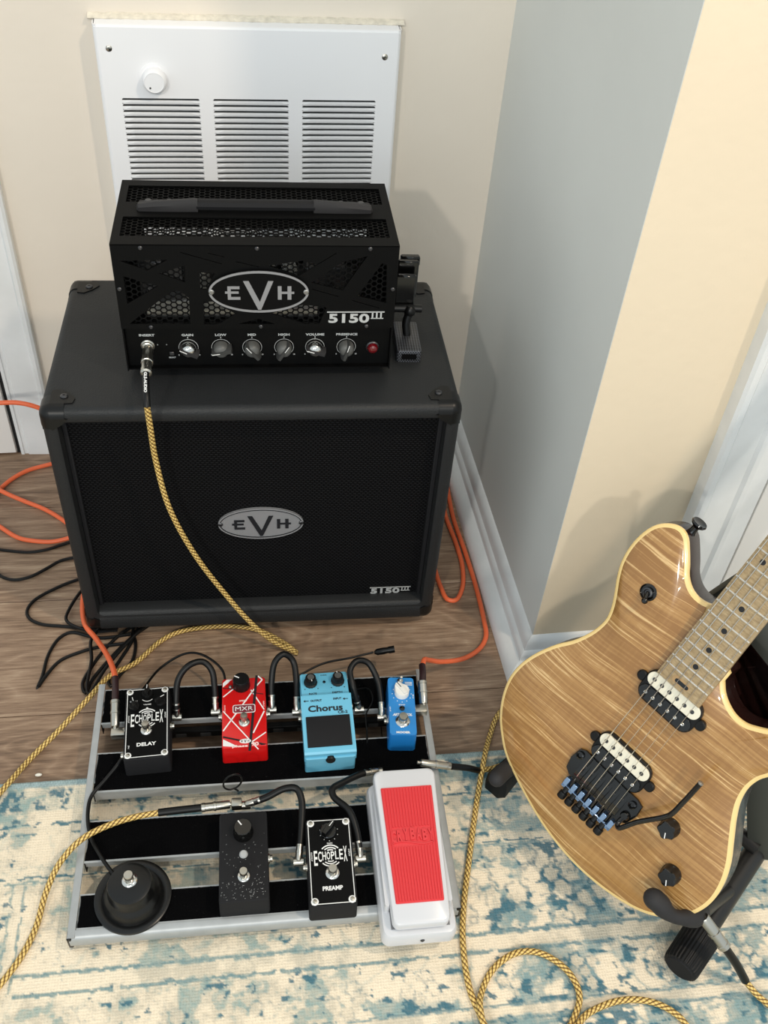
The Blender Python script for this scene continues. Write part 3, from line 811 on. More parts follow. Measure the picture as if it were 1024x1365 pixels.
# insides glimpsed through the holes
ins = MB(); ins.box(.004, HW-.004, .020, HD-.006, .060, .0640); ins.build('chassis', 'black_metal', head, smooth=False)
MB().box(.028, .240, .022, .078, .0642, .0900, .002, 1).build('output_shield', 'steel', head)
for x0_, x1_, y0_, y1_, z1_ in ((.020, .075, .050, .120, .125), (.225, .275, .05, .12, .118)):
    MB().box(x0_, x1_, y0_, y1_, .0642, z1_, .002, 1).build('transformer', 'dark_steel', head)
for x in (.095, .122, .150, .178, .205):
    tb = MB(); tb.lathe([(.0085, .0645), (.0085, .070), (.0105, .073), (.0105, .108), (.007, .116), (.002, .119)], 16, Tm(x, .085 if x < .14 else .070, 0)); v_ = tb.build('valve', 'glass', head)
    MB().cyl((x, .085 if x < .14 else .070, .0735), .006, .030, 10).build('valve_plate', 'chrome', v_)
for x, y in ((.255, .030), (.29, .05), (.09, .14), (.19, .14), (.30, .13)):
    MB().cyl((x, y, .0642), .0075, .035, 14).build('capacitor', 'nickel', head)

# black clamp stand beside the head, and a small packet
sd_o = thing('clamp_holder', 'small black spring clamp holder on silver-dotted base, on the cabinet right of the amplifier', 'clamp', (CO[0]+.4655*math.cos(CA)-.125*math.sin(CA)*1, CO[1]+.4655*math.sin(CA)+.125*math.cos(CA), CHT), rot3(CA-.03))
b_ = MB(); rslab(b_, -.0165, .0165, -.028, .045, .0005, .018, .004, .002); b_.build('base', 'carbon', sd_o)
MB().box(-.010, .010, -.0285, -.0278, .005, .013).build('front_label', 'black_panel', sd_o)
st_ = MB(); st_.tube([(0, .012, .017), (-.002, .016, .034), (.002, .02, .048)], .0055, 10, .004); st_.sphere((.002, .020, .050), .0085, 12)
st_.cyl((-.020, .022, .052), .0052, .038, 14, axis='x'); st_.build('ball_joint', 'black_plastic', sd_o)
cl = MB(); cl.box(-.019, .008, .026, .034, .050, .098, .002, 1); cl.box(-.016, .012, .042, .050, .056, .110, .002, 1); cl.box(-.008, .004, .030, .046, .060, .070)
cl.box(-.012, .014, .050, .060, .098, .112, .002, 1); cl.build('clamp_jaw', 'black_gloss', sd_o)
pk_o = thing('small_packet', 'small black packet with gold print tucked against the amplifier head\'s lower right side', 'packet', (CO[0]+.4375*math.cos(CA), CO[1]+.4375*math.sin(CA)+.112, CHT), rot3(CA-.05))
MB().box(-.0055, .0065, -.020, .030, .0003, .024, .001, 1).build('wrapper', 'black_gloss', pk_o)
gp = MB(); gp.mesh(shape_mesh([ellipse(.0046, .0052, 18)], .0001), Tm(.0003, -.0203, .0165) @ RX90); gp.box(-.005, .0045, -.0206, -.0202, .0035, .0055)
gp.box(-.005, .001, -.0206, -.0202, .0065, .0082); gp.build('gold_print', 'gold', pk_o, smooth=False)

# ---------------------------------------------------------------- rug
RUG_A = -.032; RUG_O = (0, .7095, 0); RUG_T = .0095
def vnoise(X, Y, sc, seed, octv=3, per=.5):
    rs = np.random.RandomState(seed); out = 0; amp = 1; tot = 0
    for o_ in range(octv):
        g = rs.rand(256, 256)
        x = X*sc*(2**o_)+37.3; y = Y*sc*(2**o_)+91.7
        xi = np.floor(x).astype(int); yi = np.floor(y).astype(int); fx = x-xi; fy = y-yi
        fx = fx*fx*(3-2*fx); fy = fy*fy*(3-2*fy)
        a = g[xi % 256, yi % 256]; b = g[(xi+1) % 256, yi % 256]; c = g[xi % 256, (yi+1) % 256]; d = g[(xi+1) % 256, (yi+1) % 256]
        out = out+amp*((a*(1-fx)+b*fx)*(1-fy)+(c*(1-fx)+d*fx)*fy); tot += amp; amp *= per
    return out/tot
def build_rug():
    st = .0019
    xs = np.arange(-.75, 1.25+st, st); ds = np.concatenate([[0, .0008], np.arange(.0026, .86, st)])
    X, D = np.meshgrid(xs, ds, indexing='ij')
    n1 = vnoise(X, D, 60, 1, 4, .6); n2 = vnoise(X, D, 28, 2, 4, .6); n3 = vnoise(X, D, 150, 3, 2); n4 = vnoise(X, D, 9, 4, 2)
    fine = vnoise(X, D, 330, 5, 2, .7)
    wx = X+(vnoise(X, D, 50, 6, 3)-.5)*.016; wd = D+(vnoise(X, D, 50, 7, 3)-.5)*.016
    wx2 = X+(n3-.5)*.004; wd2 = D+(vnoise(X, D, 150, 8, 2)-.5)*.005
    sm = lambda v, a, b: np.clip((v-a)/(b-a), 0, 1)
    blue = sm(X, .02, .36)*.75+.10+(n4-.5)*.55                    # the rug is more worn (creamier) on the left
    blue = np.clip(blue, 0, 1)
    # teal ground amount t: 0 cream, 1 mid teal ; k: dark teal
    zs = lambda v: (v-v.mean())/v.std()
    st_d = vnoise(X*.75, D*1.15, 105, 21, 3, .55)
    zt_ = zs(zs(n2)+.55*zs(st_d)); zk = zs(zs(st_d)+.75*zs(n1)+.35*zs(n4))
    t = sm(zt_+(blue-.5)*1.3, .10, .55)*(.72+.28*sm(zs(n3), -.6, .4))
    k = sm(zk+(blue-.5)*.95, .98, 1.22)
    # scrollwork: contour lines of a swirling field
    ph = np.sin(wx*58+2.1*np.sin(wd*41+1.3))+np.sin(wd*63+2.3*np.sin(wx*37))
    vine = np.exp(-(ph/.22)**2)
    vmask = (D > .082)
    t = np.where(vmask, np.clip(t*.8+.55*vine*(.35+blue), 0, 1), t)
    # blossoms: cream discs in clusters with a darker rim
    rs = np.random.RandomState(12)
    fl = np.zeros_like(X); rim = np.zeros_like(X)
    def disc(cx, cd, r, dark=False):
        nonlocal fl, rim
        i0 = max(0, int((cx-r*1.8+.75)/st)); i1 = int((cx+r*1.8+.75)/st)+2
        if i1 <= 0 or i0 >= len(xs): return
        j0 = max(0, np.searchsorted(ds, cd-r*1.8)); j1 = min(len(ds), np.searchsorted(ds, cd+r*1.8)+1)
        s = np.s_[i0:i1, j0:j1]
        q = np.hypot(wx2[s]-cx, wd2[s]-cd)/r
        q = q*(1+.12*np.sin(6*np.arctan2(X[s]-cx, D[s]-cd)))
        fl[s] = np.maximum(fl[s], sm(-q, -1.05, -.88)); rim[s] = np.maximum(rim[s], np.exp(-((q-1.22)/.17)**2))
    def cluster(cx, cd, r, m=5):
        disc(cx, cd, r*.8)
        for a in range(m):
            th = a*2*math.pi/m+rs.rand()*.5; disc(cx+math.cos(th)*r*2.0, cd+math.sin(th)*r*1.8, r*rs.uniform(.7, 1))
    for x in np.arange(-.7, 1.2, .098): cluster(x+.010+rs.uniform(-.008, .008), .309+rs.uniform(-.004, .004), .0078, 5)
    for x in np.arange(-.7, 1.2, .155):
        cluster(x+rs.uniform(-.02, .02), .195+rs.uniform(-.02, .02), .0125, 6)
    for cx, cd, r in ((.309, .183, .012), (.291, .212, .013), (.271, .243, .011), (.325, .208, .012), (.393, .238, .012), (.409, .222, .010), (.346, .161, .012), (.304, .150, .012), (.289, .097, .009), (.315, .099, .009), (.376, .243, .011), (.615, .214, .014), (.661, .167, .013), (.43, .215, .010), (.59, .19, .011)): disc(cx, cd, r)
    for x in np.arange(-.7, 1.2, .13): disc(x+rs.uniform(-.02, .02), .105+rs.uniform(-.01, .01), .010)
    for x in np.arange(-.7, 1.2, .20):
        for d_ in np.arange(.42, .85, .16): cluster(x+rs.uniform(-.03, .03), d_+rs.uniform(-.02, .02), .014, 6)
    t = t*(1-fl*.9); k = np.clip(k*(1-fl)+rim*.5*(.4+blue)*(n1 > .42), 0, 1)
    # straight border lines parallel to the edge, worn in places
    def band(c, w, tt, kk, wear=.30, vert=False, x0=-9, x1=9, d0=-9, d1=9):
        nonlocal t, k
        q = np.abs((wx2 if vert else wd2)-c)/(w/2)
        m = sm(-q, -1.15, -.85)*(vnoise(X, D, 70, int(c*1000) % 97+3, 2) > wear)*(X > x0)*(X < x1)*(D > d0)*(D < d1)
        t = t*(1-m)+tt*m; k = k*(1-m)+kk*m
    band(.0660, .004, .9, .8, .45); band(.0790, .003, .9, .6, .45); band(.0725, .006, .05, 0, .2)
    band(.1340, .010, .1, 0, .15); band(.1370, .003, .9, .8, .38); band(.1430, .003, .8, .2, .35)
    band(.2530, .0045, .9, .35, .22); band(.2640, .0150, .03, 0, .05); band(.2750, .004, .9, .4, .22)
    band(.3360, .003, .9, .4, .3); band(.3420, .010, .04, 0, .08); band(.3510, .0035, .9, .4, .3)
    band(-.2810, .010, .05, 0, .1, True, d0=.145, d1=.30); band(-.2740, .003, .8, .3, .35, True, d0=.145, d1=.28); band(-.2885, .003, .8, .2, .35, True, d0=.145, d1=.30)
    band(-.1560, .008, .05, 0, .1, True, d0=.272); band(-.1490, .0025, .8, .2, .3, True, d0=.275)
    # dark mottled row just inside the edge
    row = sm(-np.abs(D-.032), -.020, -.012)
    k = np.maximum(k, row*sm(n1+(n4-.5)*.4+sm(X, -.05, .25)*.06, .44, .50)*(.25+.75*(n3 > .35)))
    t = np.where(row > .5, np.maximum(t, .25+.5*sm(X, 0, .3)), t)
    edge = sm(-D, -.0135, -.0115)
    # combine
    to = lambda *c: np.array([lin(v) for v in c])
    cream = to(240, 225, 200); cream2 = to(206, 196, 176); midc = to(152, 172, 166); mid2 = to(128, 154, 158); dark = to(66, 110, 126); bind = to(158, 178, 180)
    c = cream+(cream2-cream)*sm(n2+fine*.4, .62, .85)[..., None]
    m_ = midc+(mid2-midc)*np.clip(blue, 0, 1)[..., None]
    ta = np.clip(t*.95+(fine-.5)*.5*(t > .05), 0, 1)[..., None]; c = c*(1-ta)+m_*ta
    ka = np.clip(k+(fine-.5)*.6*(k > .15), 0, 1)[..., None]*.92; c = c*(1-ka)+dark*ka
    hatch = (.5+.5*np.sin((X*1.0+D*.6)*2*math.pi/.0048))
    bc = bind*(.78+.30*hatch)[..., None]*(.9+.2*fine[..., None])
    c = c*(1-edge[..., None])+bc*edge[..., None]
    c = c*(.93+.14*fine[..., None])
    Z = RUG_T*np.minimum(1, np.sqrt(np.clip(D/.004, 0, 1)))+(fine-.5)*.0006*(D > .001)+.0004
    nx, nd = X.shape
    co = np.stack([X, -D, Z], -1).reshape(-1, 3).astype(np.float32)
    I = np.arange(nx*nd).reshape(nx, nd)
    f = np.stack([I[:-1, :-1], I[:-1, 1:], I[1:, 1:], I[1:, :-1]], -1).reshape(-1, 4).astype(np.int32)
    me = bpy.data.meshes.new('rug'); me.vertices.add(len(co)); me.vertices.foreach_set('co', co.ravel())
    me.loops.add(f.size); me.loops.foreach_set('vertex_index', f.ravel())
    me.polygons.add(len(f)); me.polygons.foreach_set('loop_start', np.arange(0, f.size, 4, dtype=np.int32)); me.polygons.foreach_set('loop_total', np.full(len(f), 4, np.int32))
    me.update(calc_edges=True); me.validate()
    at = me.color_attributes.new('pile', 'FLOAT_COLOR', 'POINT')
    rgba = np.concatenate([np.clip(c, 0, 1).reshape(-1, 3), np.ones((nx*nd, 1))], 1).astype(np.float32)
    at.data.foreach_set('color', rgba.ravel())
    me.materials.append(M['rug'])
    o = bpy.data.objects.new('rug', me); COL.objects.link(o)
    m = rot3(RUG_A).to_4x4(); m.translation = Vector(RUG_O); o.matrix_world = m
    return tag(o, 'distressed teal and cream patterned rug with a pale blue bound edge', 'rug')
build_rug()

# ---------------------------------------------------------------- pedalboard
BA = -.0423; BO = Vector((-.2191, .4850, .0450)); BL = .3502
bu = Vector((math.cos(BA), math.sin(BA), 0)); bv = Vector((-math.sin(BA)*BL, math.cos(BA)*BL, .005)).normalized(); bn = bu.cross(bv)
BR = Matrix((bu, bv, bn)).transposed()
def bpos(u, v, h=0): return BO+bu*u+bv*v+bn*h
board = thing('pedalboard', 'silver aluminium pedalboard frame with four black velcro-covered rails, half on the rug', 'pedalboard', BO, BR)
BW = .457
for s, x0_, x1_ in ((0, 0, .0095), (1, BW-.0095, BW)):
    mb = MB()
    for k in range(1):
        xo, xi = (x0_, x1_) if s == 0 else (x1_, x0_)
        sg = 1 if s == 0 else -1
        prof = [(xi, 0), (xo+sg*.003, 0), (xo+sg*.0008, -.0012), (xo, -.004), (xo, -.031), (xo+sg*.002, -.033), (xo+sg*.002, -.004), (xi, -.0022)]
        mb.loft([[(x, y, z) for x, z in prof] for y in (.002, BL)])
    mb.build('side_rail', 'alu', board)
fb = MB()
fb.loft([[(x, y, z) for y, z in ((.0105, 0), (.005, -.0004), (.0018, -.0025), (0, -.0065), (0, -.017), (.0018, -.0215), (.0045, -.0235), (.009, -.0235), (.009, -.021), (.0105, -.002))] for x in (.003, BW-.003)])
fb.build('front_bar', 'alu', board)
for x in (.0003, BW-.0058): MB().box(x, x+.0055, .0005, .012, -.0235, -.001, .001, 1).build('end_cap', 'black_plastic', board)
rails = [(.0105, .0525, .010, 0), (.0905, .1450, .010, 1), (.1835, .2410, .018, 1), (.2850, .3410, .009, 1)]
for v0, v1, lip, fl_ in rails:
    mb = MB(); t = .0016
    pr = [(v0, -.0010), (v0+.0025, -.0008), (v0+.0025, -.0030), (v1-.0018, -.0030), (v1-.0018, -.0010), (v1, -.0010), (v1, -.010), (v1-t, -.010), (v1-t, -.0048), (v0+t, -.0048), (v0+t, -lip), (v0, -lip-.001)]
    mb.loft([[(x, y, z) for y, z in pr] for x in (.0100, BW-.0100)])
    mb.build('cross_rail', 'alu', board)
    vb = MB(); random.seed(int(v0*1e4)); n = 160
    x0_, x1_ = .0112, BW-.0112
    A_ = [(x0_+(x1_-x0_)*k/n, v0+.0028+random.uniform(-.0004, .0004)) for k in range(n+1)]; B_ = [(x0_+(x1_-x0_)*k/n, v1-.0022+random.uniform(-.0005, .0005)) for k in range(n+1)]
    ring = A_+[(x1_+random.uniform(-.0004, .0004), v0+(v1-v0)*k/12) for k in range(1, 12)]+B_[::-1]+[(x0_+random.uniform(-.0005, .0005), v1-(v1-v0)*k/12) for k in range(1, 12)]
    vb.prism(ring, -.0029, -.0007); vb.build('velcro_strip', 'velcro', board, smooth=False)
for x in (.016, BW-.016):
    for y, z in ((.02, -.037), (BL-.03, -.050)):
        MB().lathe([(.008, z+.0012), (.009, z+.005), (.008, -.006)], 14, Tm(x, y, 0)).build('foot', 'dark_rubber', board)
for x in (.0100, BW-.0110):
    for v0, v1, lip, fl_ in rails[1:]: MB().box(x, x+.001, v0-.001, v0+.014, -.022, -.002).build('rail_bracket', 'black_metal', board)
# power supply slung under the back rail
psu = thing('power_supply', 'black power supply with outlet sockets slung under the pedalboard\'s back rail', 'power supply', bpos(.01, .262, -.012), BR)
pm_ = MB(); pm_.box(.085, .400, .0125, .0215, -.016, -.002, .001, 1); pm_.build('case', 'black_metal', psu)
for k in range(9): MB().box(.098+.033*k, .112+.033*k, .0113, .0127, -.013, -.006).build('outlet', 'dark_gap', psu)

# ---------------------------------------------------------------- pedals
def pedal(name, label, u, v, yaw, group=None, h=-.0007):
    return thing(name, label, 'effects pedal', bpos(u, v, h), BR @ rot3(yaw), group)
def footswitch(parent, x, y, z, r=.0078, h=.014, hexnut=True):
    w = MB(); w.lathe([(r, z), (r, z+.0008), (r*.86, z+.0022), (r*.70, z+.0026)], 28, Tm(x, y, 0))
    w.loft([[(x+r*.72*math.cos(math.radians(60*k+10)), y+r*.72*math.sin(math.radians(60*k+10)), z_) for k in range(6)] for z_ in (z+.0022, z+.0046)])
    f = w.build('footswitch', 'chrome', parent)
    MB().lathe([(r*.50, z+.0045), (r*.50, z+h*.55), (r*.60, z+h*.60), (r*.64, z+h*.9), (r*.56, z+h), (0, z+h*1.01)], 24, Tm(x, y, 0)).build('plunger', 'nickel', f)
    return f
def knob(parent, x, y, z, r, h, mat='black_plastic', ang=0, line='white_print', skirt=1.12, lobes=0, name='knob', top=None):
    mb = MB(); n = 40
    def rg(rr): return [(rr*(1-(.06 if lobes else 0)*(1+math.cos(lobes*t))*.5)*math.cos(t), rr*(1-(.06 if lobes else 0)*(1+math.cos(lobes*t))*.5)*math.sin(t)) for t in np.linspace(0, 2*math.pi, n, endpoint=False)]
    T = Tm(x, y, z) @ Rz(math.radians(-ang))
    mb.loft([[(a, b, zz) for a, b in rg(q)] for q, zz in ((r*skirt, 0), (r*skirt, h*.18), (r, h*.26), (r*.94, h*.93), (r*.86, h))], T)
    k = mb.build(name, mat, parent)
    MB().box(-r*.06, r*.06, r*.25, r*.86, h, h+.0003, T=T).build('knob_line', line, k)
    if top: MB().cyl((0, 0, h-.0002), r*.58, .0008, 24, T=T).build('knob_cap', top, k)
    return k
def bar_knob(parent, x, y, z, r, ang, mat='black_gloss'):
    T = Tm(x, y, z) @ Rz(math.radians(-ang)); mb = MB()
    mb.lathe([(r, 0), (r, .0035), (r*.9, .0045), (0, .0046)], 28, T)
    p = [(-r*.34, -r*.98), (-r*.40, r*.2), (-r*.25, r*1.12), (r*.25, r*1.12), (r*.40, r*.2), (r*.34, -r*.98)]
    mb.loft([[(a, b, .004) for a, b in p], [(a*.85, b*.98, .0115) for a, b in p], [(a*.65, b*.95, .0125) for a, b in p]], T)
    k = mb.build('knob', mat, parent); MB().box(-.0004, .0004, r*.2, r*1.0, .0125, .0128, T=T).build('knob_line', 'white_print', k)
    return k
def side_jack(parent, x, y, z, s):
    T = Tm(x, y, z) @ Matrix.Rotation(s*math.pi/2, 4, 'Y')
    return MB().lathe([(.0058, -.0005), (.0058, .0012), (.0042, .0018), (.0040, .0045), (.0028, .0045)], 18, T).build('jack', 'nickel', parent)
def box_body(parent, W, D, Hh, mat, r=.0035, taper=.0006):
    b = MB(); rslab(b, -W/2, W/2, -D/2, D/2, 0, Hh, r, .0012, None, taper); o = b.build('enclosure', mat, parent)
    return o
def fit_text(mb, s, x, y, z, w, h, bold=.0, ext=.0001, rot=0, shear=0):
    me = text_mesh(s, .01, ext, bold, shear)
    vx = [v.co.x for v in me.vertices]; vy = [v.co.y for v in me.vertices]
    cx, cy = (max(vx)+min(vx))/2, (max(vy)+min(vy))/2; kx = w/(max(vx)-min(vx)); ky = h/(max(vy)-min(vy))
    mb.mesh(me, Tm(x, y, z) @ Rz(rot) @ Matrix.Diagonal((kx, ky, 1, 1)) @ Tm(-cx, -cy, 0))
    return mb
def frame_print(mb, x0, x1, y0, y1, z, w):
    mb.mesh(shape_mesh([[(x0, y0), (x1, y0), (x1, y1), (x0, y1)], [(x0+w, y0+w), (x1-w, y0+w), (x1-w, y1-w), (x0+w, y1-w)]], .0001), Tm(0, 0, z)); return mb
def arc_ring(mb, x, y, z, r0, r1, a0, a1):
    n = 16; t = [math.radians(a0+(a1-a0)*k/n) for k in range(n+1)]
    mb.mesh(shape_mesh([[(r1*math.cos(a), r1*math.sin(a)) for a in t]+[(r0*math.cos(a), r0*math.sin(a)) for a in reversed(t)]], .0001), Tm(x, y, z)); return mb
def echo_logo(mb, x, y, z, w):
    # seven letters, tall at both ends, over concentric arcs
    s = w/8.2
    for i, (ch, hh, dy) in enumerate(zip('ECHOPLEX', (2.5, 1.75, 1.45, 1.35, 1.35, 1.45, 1.75, 2.6), (-.22, -.06, 0, 0, 0, .02, .08, .12))):
        fit_text(mb, ch, x+(i-3.5)*s, y+dy*s*2.0, z, s*.84, s*hh*1.45, .00015)
    for r, q in ((1.45, 62), (2.0, 48), (2.6, 42)):
        arc_ring(mb, x, y, z, s*(r-.15), s*(r+.12), q, 180-q); arc_ring(mb, x, y, z, s*(r-.15), s*(r+.12), 180+q, 360-q)
    return mb
def echo_pedal(root, W, D, Hh, word):
    box_body(root, W, D, Hh, 'black_matte')
    MB().box(-W/2+.0022, W/2-.0022, -D/2+.0022, D/2-.0022, Hh-.0002, Hh+.0006).build('face_plate', 'black_panel', root, smooth=False)
    z = Hh+.0008
    pr = MB(); frame_print(pr, -W/2+.0028, W/2-.0028, -D/2+.0030, D/2-.0030, z, .0009)
    echo_logo(pr, 0, .0060, z, W*.74)
    fit_text(pr, word, 0, -.0335, z, W*.42, .0052, .00035)
    fit_text(pr, 'OUTPUT', -W*.40, .006, z, .011, .0017, .0001, rot=-math.pi/2); fit_text(pr, 'INPUT', W*.40, .008, z, .009, .0017, .0001, rot=-math.pi/2)
    for s in (-1, 1):
        for t in (-1, 1):
            xx, yy = s*(W/2-.0064), t*(D/2-.0066)
            sc = MB().lathe([(.0044, Hh), (.0044, Hh+.0009), (.0028, Hh+.0014)], 20, Tm(xx, yy, 0)).build('corner_washer', 'white_print', root)
            MB().lathe([(.0027, Hh+.0006), (.0026, Hh+.0020), (.001, Hh+.0024), (.0008, Hh+.0015), (0, Hh+.0015)], 14, Tm(xx, yy, 0)).build('screw', 'nickel', sc)
    return pr, z
# delay
W, D, Hh = .0585, .1100, .0360
p = pedal('delay_pedal', 'black delay pedal with three black knobs and white ECHOPLEX lettering, leftmost on the back row', .0760, .2610, .050)
pr, z = echo_pedal(p, W, D, Hh, 'DELAY')
fit_text(pr, 'VOLUME', 0, .0270, z, .010, .0018, .0001); fit_text(pr, 'TAP', -W*.38, -.036, z, .0018, .005, .0001); fit_text(pr, 'DELAY', -.0175, .0335, z, .010, .0018, .0001)
pr.box(-.0012, .0012, .0200, .0222, z-.0001, z+.0001); arc_ring(pr, 0, .0405, z, .0080, .0088, 220, 320)
pr.build('face_print', 'white_print', p, smooth=False)
footswitch(p, -.0005, -.0125, Hh, .0078, .017)
bar_knob(p, 0, .0430, Hh+.0006, .0072, 5, 'black_plastic'); bar_knob(p, -.0165, .0250, Hh+.0006, .0068, -15, 'black_plastic'); bar_knob(p, .0170, .0280, Hh+.0006, .0068, 60, 'black_plastic')
side_jack(p, -W/2, .001, .020, -1); side_jack(p, W/2, .001, .020, 1); side_jack(p, -W/2, -.036, .018, -1)
# red phaser with crossed stripes
W, D, Hh = .0595, .1100, .0350
p = pedal('phaser_pedal', 'red phaser pedal crossed by white and black stripes, with one large black knob', .2020, .2700, .012)
box_body(p, W, D, Hh, 'red_paint')
z = Hh+.0002
def P2u(a, b): return ((a-398)/11.3*.00098*1.0, (545-b)/11.3*.00128+.004)   # from a plan drawing of the face
def strip(mb, a, b, w, zz):
    a = Vector(P2u(*a)); b = Vector(P2u(*b)); d = (b-a).normalized(); n = Vector((-d.y, d.x))*w/2
    pts = [a+n, b+n, b-n, a-n]; mb.loft([[(q.x, q.y, zz-.0001) for q in pts], [(q.x, q.y, zz+.0001) for q in pts]])
wp = MB()
def cp2(x, y): return (max(-.0285, min(.0285, x)), max(-.0530, min(.0530, y)))
for a, b, w in (((80, 360), (240, 250), .0016), ((560, 270), (80, 830), .0018), ((80, 560), (600, 1100), .0015), ((620, 80), (690, 140), .0018), ((690, 140), (600, 225), .0018), ((510, 280), (705, 570), .0016), ((705, 590), (530, 880), .0018), ((720, 880), (500, 1000), .0016)):
    strip(wp, a, b, w, z)
for poly in ([(75, 220), (75, 160), (135, 105), (230, 95), (185, 130), (170, 150)], [(78, 940), (78, 1030), (245, 1135), (385, 1135), (340, 1105), (380, 1075), (300, 1050)]):
    q = [cp2(*P2u(*t)) for t in poly]; wp.mesh(shape_mesh([q], .0001), Tm(0, 0, z))
wp.build('white_stripe', 'white_print', p, smooth=False)
bp = MB(); strip(bp, (605, 75), (470, 1115), .0034, z+.0003); strip(bp, (78, 910), (330, 970), .0022, z+.0003); strip(bp, (75, 235), (300, 262), .0010, z+.0003); strip(bp, (520, 320), (700, 352), .0010, z+.0003)
q = [cp2(*P2u(*t)) for t in [(600, 1010), (725, 1040), (690, 1100), (600, 1100), (640, 1060)]]; bp.mesh(shape_mesh([q], .0001), Tm(0, 0, z+.0003))
bp.build('black_stripe', 'black_print', p, smooth=False)
x, y = P2u(398, 545)
lg = MB().mesh(shape_mesh([[(a, b) for a, b, _ in rrect(x-.0150, x+.0150, y-.0066, y+.0066, .003, 0)]], .0002), Tm(0, 0, z+.0006)).build('logo_border', 'white_print', p, smooth=False)
MB().mesh(shape_mesh([[(a, b) for a, b, _ in rrect(x-.0140, x+.0140, y-.0056, y+.0056, .0024, 0)]], .0002), Tm(0, 0, z+.0008)).build('logo_field', plain('dull_maroon_print', (120, 40, 52), .5), lg, smooth=False)
fit_text(MB(), 'MXR', x, y, z+.0011, .0232, .0064, .0).build('logo_lettering', 'white_print', lg, smooth=False)
x, y = P2u(408, 985); MB().mesh(shape_mesh([[(x+a, y+b) for a, b in ellipse(.0075, .0034, 28)]], .0001), Tm(0, 0, z+.0006)).build('oval_mark', 'white_print', p, smooth=False)
ev = MB(); fit_text(ev, 'E', x-.0042, y, z+.0009, .0020, .0026, .0002); fit_text(ev, 'V', x, y-.0002, z+.0009, .0034, .0044, .0002); fit_text(ev, 'H', x+.0042, y, z+.0009, .0020, .0026, .0002); ev.build('oval_lettering', 'black_print', p, smooth=False)
wt = MB(); x, y = P2u(330, 1050); fit_text(wt, 'phase', x, y, z+.0006, .0200, .0046, .0003); x, y = P2u(552, 1030); fit_text(wt, '90', x, y, z+.0008, .0095, .0056, .0003)
x, y = P2u(385, 430); fit_text(wt, 'SPEED', x, y, z+.0003, .0105, .0024, .0002); fit_text(wt, 'OUTPUT', -.0255, .006, z+.0003, .011, .0018, .0001, rot=-math.pi/2); fit_text(wt, 'INPUT', .0262, .010, z+.0003, .009, .0018, .0001, rot=-math.pi/2)
wt.build('face_lettering', plain('pinkish_white_print', (250, 214, 208), .5), p, smooth=False)
footswitch(p, 0, -.0165, Hh, .0076, .017)
knob(p, -.0030, .0420, Hh, .0118, .0165, 'black_plastic', -62, skirt=1.02, lobes=22)
side_jack(p, -W/2, .004, .020, -1); side_jack(p, W/2, .004, .020, 1)
MB().sphere((-.018, .040, Hh+.001), .0026, 12).build('indicator', 'steel', p)
# light blue chorus
W, D = .0655, .1260
p = pedal('chorus_pedal', 'light blue chorus pedal with black rubber footplate and two black knobs', .3115, .2590, .022)
bd = MB()
bd.loft([rrect(-W/2, W/2, -.0640, .0600, .0025, 0), rrect(-W/2, W/2, -.0640, .0600, .0025, .0300), rrect(-W/2+.001, W/2-.001, -.0630, .0590, .002, .0312)])
bd.build('lower_body', 'blue_paint', p)
bk_ = MB(); rslab(bk_, -W/2+.0005, W/2-.0005, .0120, .0600, .030, .0465, .003, .0015); bk_.build('control_deck', 'blue_paint', p)
# treadle: slopes down to the front, overlapping the body
td = MB(); x0_, x1_ = -W/2-.0010, W/2+.0010
side = [(-.0615, .0220), (-.0615, .0375), (-.0590, .0398), (.0160, .0520), (.0200, .0522), (.0215, .0500), (.0215, .030), (.0100, .024)]
td.loft([[(x, y, zz) for y, zz in side] for x in (x0_, x0_+.0008, x1_-.0008, x1_)])
td.build('treadle', 'blue_paint', p, ang=30)
slope = math.atan2(.0520-.0398, .0160+.0590)
TT = Tm(0, -.0590, .0398) @ Matrix.Rotation(slope, 4, 'X')
pdm = MB(); rslab(pdm, -.0290, .0290, .0060, .0485, .0001, .0016, .0006, .0004, TT); pdm.build('rubber_footplate', 'black_matte', p)
tx = MB(); fit_text(tx, 'Chorus', -.0020, .0620, .0004, .0460, .0092, .0004, rot=0) if False else None
tx2 = MB()
fit_text(tx2, 'Chorus', -.002, .0600, .0003, .0460, .0092, .0003); fit_text(tx2, 'CE-2', .0205, .0530, .0003, .0130, .0040, .0003)
fit_text(tx2, 'OUTPUT', -.0135, .0715, .0003, .0150, .0030, .0003); fit_text(tx2, 'INPUT', .0150, .0725, .0003, .0110, .0030, .0003)
for xx, s in ((-.0265, 1), (.0262, 1)):
    tx2.box(xx-.0028, xx+.0030, .0711, .0719, .0002, .0005); tx2.mesh(shape_mesh([[(xx-.0040, .0715), (xx-.0014, .0732), (xx-.0014, .0698)]], .0001), Tm(0, 0, .0003))
bmesh.ops.transform(tx2.bm, matrix=TT, verts=tx2.bm.verts)
tx2.build('lettering', 'black_print', p, smooth=False)
t3 = MB(); fit_text(t3, 'RATE', -.0165, .0262, .0466, .0105, .0028, .0003); fit_text(t3, 'DEPTH', .0165, .0262, .0466, .0135, .0028, .0003)
for s in (-1, 1):
    for a in (-140, -40): t3.cyl((s*.0180+.0115*math.cos(math.radians(a)), .0415+.0115*math.sin(math.radians(a)), .0464), .0008, .0003, 8)
fit_text(t3, 'CHECK', 0, .0555, .0466, .0085, .0018, .0001)
t3.build('deck_lettering', 'black_print', p, smooth=False)
for s in (-1, 1): knob(p, s*.0185, .0440, .0465, .0078, .0135, 'black_plastic', 170 if s < 0 else -10, skirt=1.2, lobes=14, top='steel')
MB().sphere((0, .0440, .0466), .0022, 10).build('indicator', 'black_gloss', p)
